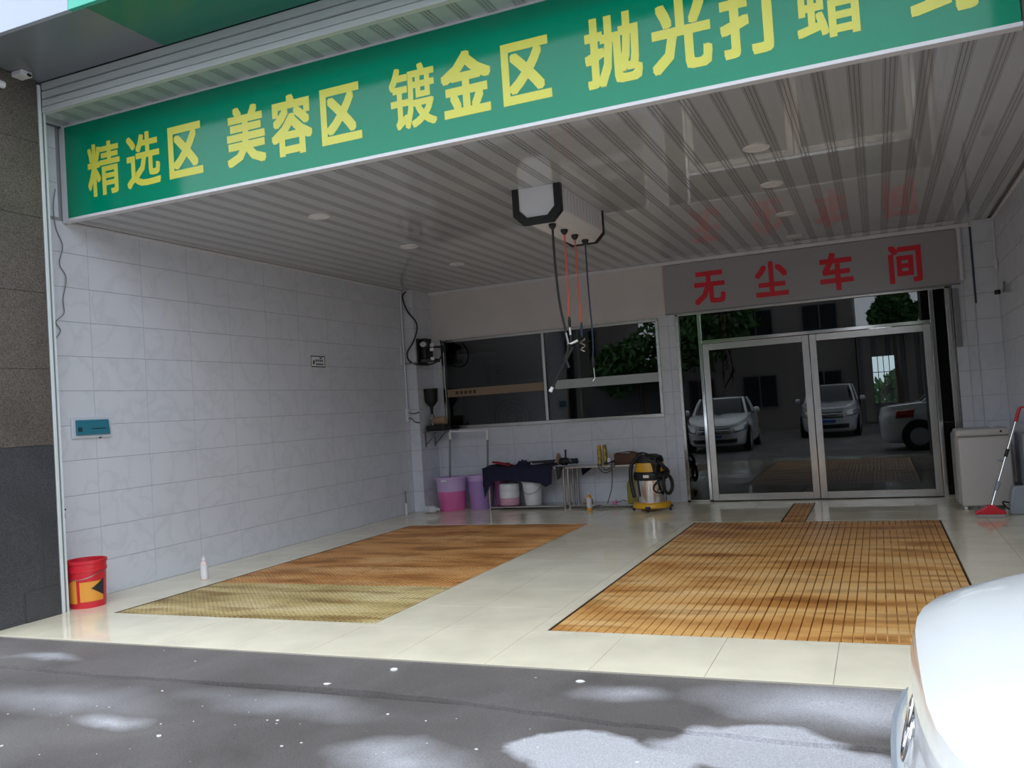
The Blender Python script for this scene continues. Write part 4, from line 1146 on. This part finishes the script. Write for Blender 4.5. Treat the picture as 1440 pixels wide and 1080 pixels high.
t = thing('sponge_mop', 'red headed sponge mop with silver telescopic handle leaning on the right', 'mop', (.98, 10.08, 0))
A, B = Vector((.01, .02, .12)), Vector((.345, .14, 1.10))
def along(a, b): return (A + (B - A) * a, A + (B - A) * b)
q = MB(); q.cyl(*along(.0, .86), .0125, 12); q.build('handle_pole', 'steel_bright', t, smooth=True)
q = MB(); q.cyl(*along(.5, .58), .018, 12); q.build('collar', 'black_plastic', t, smooth=True)
q = MB(); q.cyl(*along(.86, 1.0), .017, 12); e = A + (B - A) * 1.0; q.tube([e, e + Vector((.03, .0, .01)), e + Vector((.06, .02, .005))], .01, 8); q.build('grip', 'red_plastic', t, smooth=True)
q = MB(); c = A + (B - A) * .22; q.cyl(A + (B - A) * .1 + Vector((-.028, -.01, .0)), A + (B - A) * .27 + Vector((-.028, -.01, 0)), .007, 8); q.cyl(c + Vector((-.05, -.01, -.02)), c + Vector((.03, .0, .0)), .008, 8); q.cyl(*along(.15, .25), .02, 10); q.build('squeeze_lever', 'grey_plastic', t, smooth=True)
q = MB(); q.prism([(-.15, .035), (.13, .035), (.13, .06), (.05, .105), (.045, .125), (-.035, .13), (-.06, .105), (-.15, .06)], 'Y', -.045, .045); q.build('head', 'red_plastic', t, bevel=.008)
q = MB(); q.box(-.145, .125, -.05, .05, .0, .036); q.build('sponge', 'beige_side', t, bevel=.008)
t = thing('grey_canister', 'grey plastic canister standing against the right wall', 'canister', (1.285, 10.34, 0))
q = MB(); q.prism([(-.12, 0), (.12, 0), (.12, .2), (.06, .30), (-.055, .30), (-.085, .27), (-.105, .16)], 'Y', -.10, .10); q.build('body', 'grey_plastic', t, bevel=.02)
q = MB(); q.prism([(-.05, .29), (.03, .29), (.02, .33), (-.04, .33)], 'Y', -.03, .03); q.build('cap', 'black_plastic', t, bevel=.006)
q = MB(); q.tube(smoothpath([(-.11, -.02, .12), (-.17, -.03, .13), (-.15, -.03, .08), (-.11, -.03, .05)], 5), .009, 6); q.build('tap', 'black_plastic', t, smooth=True)
t = thing('dark_slab', 'dark grey upright slab over a dark area by the right wall behind mop handle', 'panel', (1.385, 10.75, 0))  # flat dark slab set over a dark area beside the right wall
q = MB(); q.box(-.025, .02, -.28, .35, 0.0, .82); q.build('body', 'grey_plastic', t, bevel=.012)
t = thing('wall_switch', 'white switch box with thin conduit on the right corner column', 'switch', (1.415, 11.70, 2.72))
q = MB(); q.box(-.03, 0.0, -.05, .05, 0, .12); q.build('box', 'white_plastic', t, bevel=.006)
q = MB(); q.cyl((-.012, 0, .12), (-.012, 0, .62), .010, 8); q.build('conduit', 'white_plastic', t, smooth=True)
t = thing('wall_bracket', 'dark folding bracket sticking out of the right wall', 'bracket', (XR, 11.2, 2.42))
q = MB(); q.cyl((0, .2, 0), (-.05, -.3, .06), .014, 8); q.build('arm', 'steel_dark', t, smooth=True)
q = MB(); q.lathe([(.03, 0), (.035, .02), (.03, .05)], (-.06, .22, -.02), 12); q.build('joint', 'black_plastic', t, smooth=True)
t = thing('drain_pipe', 'white vertical pipe between door sign board and column', 'pipe', (1.055, YB - .03, 0))
q = MB(); q.cyl((0, 0, 2.66), (0, 0, ZC - .05), .022, 10); q.build('pipe', 'white_plastic', t, smooth=True)
t = thing('corner_strip', 'dark blue protective strip down the edge of corner column', 'strip', (1.165, 11.775, 2.35))
q = MB(); q.box(-.008, .012, -.006, .012, 0, .93); q.build('strip', 'blue_hose', t)
t = thing('flat_conduit', 'grey metal trunking beside the right door jamb', 'trunking', (0.965, YB - .012, 1.85))
q = MB(); q.box(-.035, .035, -.018, .01, 0, .72); q.build('body', 'steel_dark', t)

# ------------------------------------------------------------------ crumbs on the street
random.seed(11)
def chip_mesh(s):
    n = random.randint(5, 7)
    a0 = random.random() * 6
    top = [(s * random.uniform(.6, 1.1) * math.cos(a0 + 2 * PI * k / n), .7 * s * random.uniform(.6, 1.1) * math.sin(a0 + 2 * PI * k / n)) for k in range(n)]
    q = MB(); q.prism(top, 'Z', 0, s * .22); return q
big = [(-2.655, 4.27, 'largest white plaster crumb on the apron, below the gap between gratings', .032), (-1.535, 4.27, 'white plaster crumb on the apron below the ribbed grating', .028),
       (-2.93, 4.01, 'long pale flake beside the crack in the apron', .026), (-4.05, 4.20, 'small white crumb on the apron below the mesh grating', .016),
       (-3.34, 3.20, 'lone pale crumb lying on the dark street', .018)]
for (x, y, lb, s) in big:
    z = ZG if y < 3.9 else ZG + .016 + (y - 3.93) / (YF - 3.93) * (-.012 - ZG - .016)
    o = chip_mesh(s).build('plaster_crumb', 'chip_white', loc=(x, y, z))
    tag(o, lb, 'debris', 'white plaster crumbs on the ground')
q = MB()
for k in range(95):
    x, y = random.uniform(-4.6, 0.0), random.choice([random.uniform(2.6, 3.85), random.gauss(3.4, .2), random.uniform(3.95, 4.35)])
    if y > 4.38: continue
    z = ZG if y < 3.9 else ZG + .016 + (y - 3.93) / (YF - 3.93) * (-.012 - ZG - .016)
    s = random.choice([.003, .004, .004, .005, .007, .010])
    c = chip_mesh(s); q.add([(a + x, b + y, d + z) for a, b, d in c.v], c.f)
o = q.build('grit', 'chip_white'); tag(o, 'fine white grit scattered over street and apron', 'grit', kind='stuff')

# ------------------------------------------------------------------ cars
def car(name, label, loc, rz, paint, L=4.5, W=1.8, tail=.99, belt=1.02, nose=.72, roof=1.47, cab=(.85, 3.25, 1.45, 2.55), tall=0.0, front=True):
    t = thing(name, label, 'car', loc, rz)
    NS = 4.0
    half = [0, .12, .24, .36, .46, .56, .64, .70, .76, .80, .83]
    quad = [((1 - y ** NS) ** (1 / NS), y) for y in half] + [(x, (1 - x ** NS) ** (1 / NS)) for x in reversed(half)]
    ring = [(x, y) for x, y in quad] + [(-x, y) for x, y in reversed(quad[:-1])]
    ring = ring + [(x, -y) for x, y in reversed(ring[1:-1])]
    def ztop(x):
        s = max(0, min(1, x / L))
        if s < .2: return tail + (belt - tail) * (s / .2)
        if s < .66: return belt
        return belt - (belt - nose) * ((s - .66) / .34) ** 1.5
    LV = [(0.0, .13), (.05, .06), (.15, .03), (.30, .016), (.60, .010), (.72, .008), (.76, .014), (.79, .030), (.82, .042), (.90, .052), (.95, .056), (.985, .066), (1.0, .10)]
    def S(xp, yp, f, ins, lift=0.0):
        a, b = L / 2 - ins, W / 2 - ins
        x = L / 2 + a * xp; y = b * yp
        # nose tapers a little in plan
        k = max(0, (x / L - .75) / .25); y *= 1 - .10 * k * k
        z0 = .17
        return (x, y, z0 + (ztop(x) - z0) * f + lift)
    q = MB(); rows = []
    for f, ins in LV: rows.append([S(x, y, f, ins) for x, y in ring])
    for ins, lf in ((.14, .010), (.30, .020), (.55, .028), (.80, .03)):
        rows.append([S(x, y, 1.0, ins, lf) for x, y in ring])
    q.grid(rows, closed=True)
    m = len(ring); o0 = (len(rows) - 1) * m
    q.f.append(tuple(o0 + i for i in range(m))); q.m.append(0); q.f.append(tuple(reversed(range(m)))); q.m.append(0)
    body = q.build('body', paint, t, smooth=True)
    # greenhouse
    def C(s, xp, yp):
        xa = cab[0] + (cab[2] - cab[0]) * s; xb = cab[1] + (cab[3] - cab[1]) * s
        b = (W / 2 - .10) * (1 - s) + (W / 2 - .26) * s
        n = 5.0
        x = (xa + xb) / 2 + (xb - xa) / 2 * xp; y = b * yp
        zb = ztop(x) - .01
        return (x, y, zb + (roof - zb) * (1 - (1 - s) ** 1.25))
    q = MB(); q.grid([[C(s, x, y) for x, y in ring] for s in (0, .25, .5, .75, .93)], closed=True); q.build('glass', 'car_glass', t, smooth=True)
    q = MB(); rows = [[C(.93, x, y) for x, y in ring], [C(1.0, x, y) for x, y in ring]]
    for k, lf in ((.85, .02), (.55, .035), (.2, .04)):
        rows.append([(lambda p, cx=(cab[2] + cab[3]) / 2: (cx + (p[0] - cx) * k, p[1] * k, p[2] + lf))(C(1.0, x, y)) for x, y in ring])
    q.grid(rows, closed=True); q.f.append(tuple((len(rows) - 1) * m + i for i in range(m))); q.m.append(0)
    q.build('roof', paint, t, smooth=True)
    for xp, yp in ((.93, .93), (.93, -.93), (-.93, .93), (-.93, -.93), (-.05, 1.0), (-.05, -1.0)):
        q = MB(); q.tube([Vector(C(s, xp, yp)) for s in (0, .3, .6, .95)], .035, 8); q.build('roof_pillar', paint, t, smooth=True)
    # wheels
    for xx in (.185 * L, .80 * L):
        wy = W / 2 * (1 - abs(2 * xx / L - 1) ** NS) ** (1 / NS) - .01
        for sy in (-1, 1):
            q = MB(); q.lathe([(.20, -.10), (.29, -.10), (.315, -.07), (.315, .07), (.29, .10), (.20, .10)], (xx, sy * (wy - .085), .315), 28, 'Y'); wl = q.build('wheel', 'tyre', t, smooth=True)
            q = MB(); q.lathe([(.05, -.105), (.19, -.104), (.205, -.10), (.205, .10), (.19, .104), (.05, .105)], (xx, sy * (wy - .082), .315), 24, 'Y'); q.build('rim', 'car_silver', wl, smooth=True)
            q = MB(); q.lathe([(.375, -.006), (.375, .006)], (xx, sy * (wy + .010), .33), 28, 'Y'); q.build('wheel_arch', 'tyre', t)
    def patch(nm, end, y0, y1, f0, f1, off, m_, ny=8, nf=4):
        q = MB(); rows = []
        for j in range(nf + 1):
            f = f0 + (f1 - f0) * j / nf
            ins = [a for a in LV]
            for (fa, ia), (fb, ib) in zip(LV, LV[1:]):
                if fa <= f <= fb: ii = ia + (ib - ia) * (f - fa) / max(1e-6, fb - fa)
            row = []
            for i in range(ny + 1):
                y = y0 + (y1 - y0) * i / ny
                xp = (1 - min(1, abs(y)) ** NS) ** (1 / NS) * end
                row.append(S(xp, y, f, ii - off))
            rows.append(row)
        q.grid(rows); o = q.build(nm, m_, t, smooth=True)
        md = o.modifiers.new('thickness', 'SOLIDIFY'); md.thickness = .012; md.offset = 0
        return o
    # tail end
    for s_ in (-1, 1): patch('tail_light', -1, s_ * .84, s_ * .945, .66, .86, .004, 'tail_red', 12)
    patch('number_plate', -1, -.24, .24, .44, .56, .002, 'plate_blue')
    patch('trunk_seam', -1, -.60, .60, .765, .772, .001, 'grey_plastic')
    # nose end
    for s_ in (-1, 1): patch('headlight', 1, s_ * .62, s_ * .96, .62, .84, .005, 'lamp_clear', 12)
    patch('grille', 1, -.52, .52, .60, .84, .004, 'black_plastic'); patch('lower_grille', 1, -.7, .7, .16, .34, .004, 'black_plastic'); patch('number_plate', 1, -.24, .24, .42, .54, .012, 'plate_blue')
    for k in range(3): patch('grille_bar', 1, -.5, .5, .645 + k * .06, .665 + k * .06, .012, 'chrome')
    for s_ in (-1, 1):
        q = MB(); xm = cab[1] - .45; q.lathe([(.02, -.09), (.07, -.07), (.085, 0), (.07, .07), (.02, .09)], (xm, s_ * (W / 2 + .09), belt + .08), 14, 'Y'); mr = q.build('side_mirror', paint, t, smooth=True)
        q = MB(); q.cyl((xm, s_ * (W / 2 - .05), belt), (xm, s_ * (W / 2 + .04), belt + .05), .02, 8); q.build('mirror_foot', 'black_plastic', mr)
    return t, S

near, S_ = car('sedan', 'white sedan parked in the foreground with its tail in the bottom right corner', (-0.037, 1.58, ZG), 0.0, 'car_white', W=1.82, tail=1.01, belt=1.08)
# round chrome emblem on a shallow boss at the middle of the sloping tail face
em = bpy.data.objects.new('emblem', None); COL.objects.link(em); em.parent = near
em.location = (0.052, 0, .893); em.rotation_euler = (0, math.radians(15), 0)
q = MB(); q.lathe([(.090, .014), (.082, .0), (.064, -.006), (.01, -.006)], (0, 0, 0), 32, 'X', cap=False); q.build('boss', 'car_white', em, smooth=True)
q = MB(); q.lathe([(.046, -.005), (.048, -.010), (.054, -.012), (.058, -.009), (.058, -.002)], (0, 0, 0), 32, 'X', cap=False); q.build('ring', 'chrome', em, smooth=True)
q = MB(); q.lathe([(.047, -.0055), (.001, -.0055)], (0, 0, 0), 28, 'X'); q.build('ground_disc', 'chrome_dark', em)
q = MB()
def stroke(y0, z0, y1, z1, w=.0045):
    d = Vector((0, y1 - y0, z1 - z0)); c = Vector((-.006, (y0 + y1) / 2, (z0 + z1) / 2)); n_ = Vector((0, -d.z, d.y)).normalized() * w
    q.obox(c, (.005, 0, 0), d / 2, n_)
stroke(-.022, .042, -.002, .004); stroke(.022, .042, .002, .004); stroke(-.042, .016, -.022, -.040); stroke(-.022, -.040, 0, -.002); stroke(0, -.002, .022, -.040); stroke(.022, -.040, .042, .016)
q.build('strokes', 'chrome', em)

# vehicles across the street, seen only as reflections in the glass doors
car('sedan', 'white sedan facing the bay, reflected in the left glass door', (-4.3, -4.1, ZG), math.radians(88), 'car_white')
car('suv', 'silver sport utility vehicle facing the bay, reflected in the right glass door', (-1.5, -9.6, ZG), math.radians(90), 'car_silver', L=4.6, W=1.86, tail=1.12, belt=1.12, nose=.92, roof=1.68, cab=(.15, 3.35, .45, 2.5))

# ------------------------------------------------------------------ across the street: house, wall, trees
def foliage(n, blobs, s):
    q = MB()
    for k in range(n):
        (cx, cy, cz, r) = random.choice(blobs)
        d = Vector((random.gauss(0, 1), random.gauss(0, 1), random.gauss(0, 1))).normalized() * r * random.uniform(.55, 1.0)
        c = Vector((cx, cy, cz)) + d
        a = Vector((random.gauss(0, 1), random.gauss(0, 1), random.gauss(0, 1))).normalized()
        b = a.cross(Vector((random.gauss(0, 1), random.gauss(0, 1), random.gauss(0, 1)))).normalized()
        ss = s * random.uniform(.6, 1.3)
        q.add([c - a * ss, c + b * ss * .5, c + a * ss, c - b * ss * .5], [(0, 1, 2, 3)])
    return q
def tree(label, loc, h, blobs, n=2600, s=.16, m='leaf'):
    t = thing('street_tree', label, 'tree', loc)
    q = MB(); q.tube(smoothpath([(0, 0, 0), (.05, .02, h * .3), (-.05, 0, h * .6), (0, 0, h)], 4), .14, 10, .05); q.build('trunk', 'bark', t, smooth=True)
    o = foliage(n, blobs, s).build('crown', m, t, fix=False)
    o['kind'] = 'stuff'
tree('leafy street tree across the road, reflected in the door transom', (.8, -14.0, ZG), 4.6, [(0, 0, 4.7, .7), (.4, .2, 4.4, .6), (-.4, 0, 4.4, .6), (0, 0, 5.3, .6)])
tree('dark bushy tree across the road, reflected in the right window pane', (-9.4, -12.5, ZG), 3.8, [(1.6, 0, 4.8, 1.5), (2.6, .3, 4.0, 1.5), (3.8, 0, 5.0, 1.4), (.0, 0, 3.4, 1.1), (-1.0, 0, 3.0, 1.2)], 4200, .18)
tree('broad tree across the road at far left, beyond the window reflections', (-15, -13, ZG), 4.2, [(0, 0, 5, 2.0), (1.6, 0, 4.2, 1.6), (-1.6, 0, 4.3, 1.6)], 3600, .2)
def house(label, x0, x1, y, h, cols, rows_):
    t = thing('street_house', label, 'building', ((x0 + x1) / 2, y, ZG))
    w = (x1 - x0) / 2
    q = MB(); q.box(-w, w, -6, 0, 0, h); q.build('wall', 'facade', t)
    q = MB(); q.box(-w - .2, w + .2, -6.2, .2, h, h + .25); q.build('roof_slab', 'facade_dark', t)
    for i in range(cols):
        for j in range(rows_):
            cx = -w + (i + .5) * 2 * w / cols; z = .9 + j * 2.9
            q = MB(); q.box(cx - .75, cx + .75, 0, .06, z, z + 1.5); wd = q.build('window', 'facade_dark', t)
            for s_ in (-1, 1):
                q = MB(); q.box(cx + s_ * .36 - .33, cx + s_ * .36 + .33, .06, .07, z + .07, z + 1.43); q.build('pane', 'car_glass', wd)
house('grey house across the street with rows of dark windows', -8.8, -0.75, -15.5, 8.5, 3, 3)
house('taller grey house across the street, right of the gap', 6.5, 16, -16, 9.5, 4, 3)
house('low grey house across the street at far left', -26, -12.0, -17, 6.0, 5, 2)
mb = MB(); mb.box(-30, -8.9, -13.9, -13.7, ZG, 2.6); struct(mb.build('wall_street', 'facade_dark'), 'low boundary wall across the street', 'wall')
t = thing('street_shed', 'low dark shed with ribbed gates across the street, reflected behind the utility vehicle', 'building', (2.6, -14.9, ZG))
q = MB(); q.box(-3.3, 3.6, -4, 0, 0, 4.1); q.build('wall', 'facade_dark', t)
for k in range(12):
    q = MB(); q.box(-3.1 + k * .55, -3.1 + k * .55 + .35, 0, .05, .1, 3.6); q.build('gate_board', 'facade', t)
# garden behind the barred back window
t = thing('garden_bush', 'bright green bush outside the barred back window', 'bush', (.3, 18.6, -.1))
random.seed(5)
o = foliage(1600, [(0, 0, .9, .8), (.5, .3, 1.2, .6), (-.5, .2, 1.0, .7), (.1, -.2, 1.5, .35)], .1).build('leaves', 'leaf_bright', t, fix=False); o['kind'] = 'stuff'
q = MB(); q.tube([(0, 0, 0), (.02, 0, 1.0)], .04, 8); q.build('stem', 'bark', t)
mb = MB(); mb.box(-10, 12, 16.2, 40, -.3, -.1); struct(mb.build('ground_garden', 'leaf'), 'green ground behind the building', 'ground')
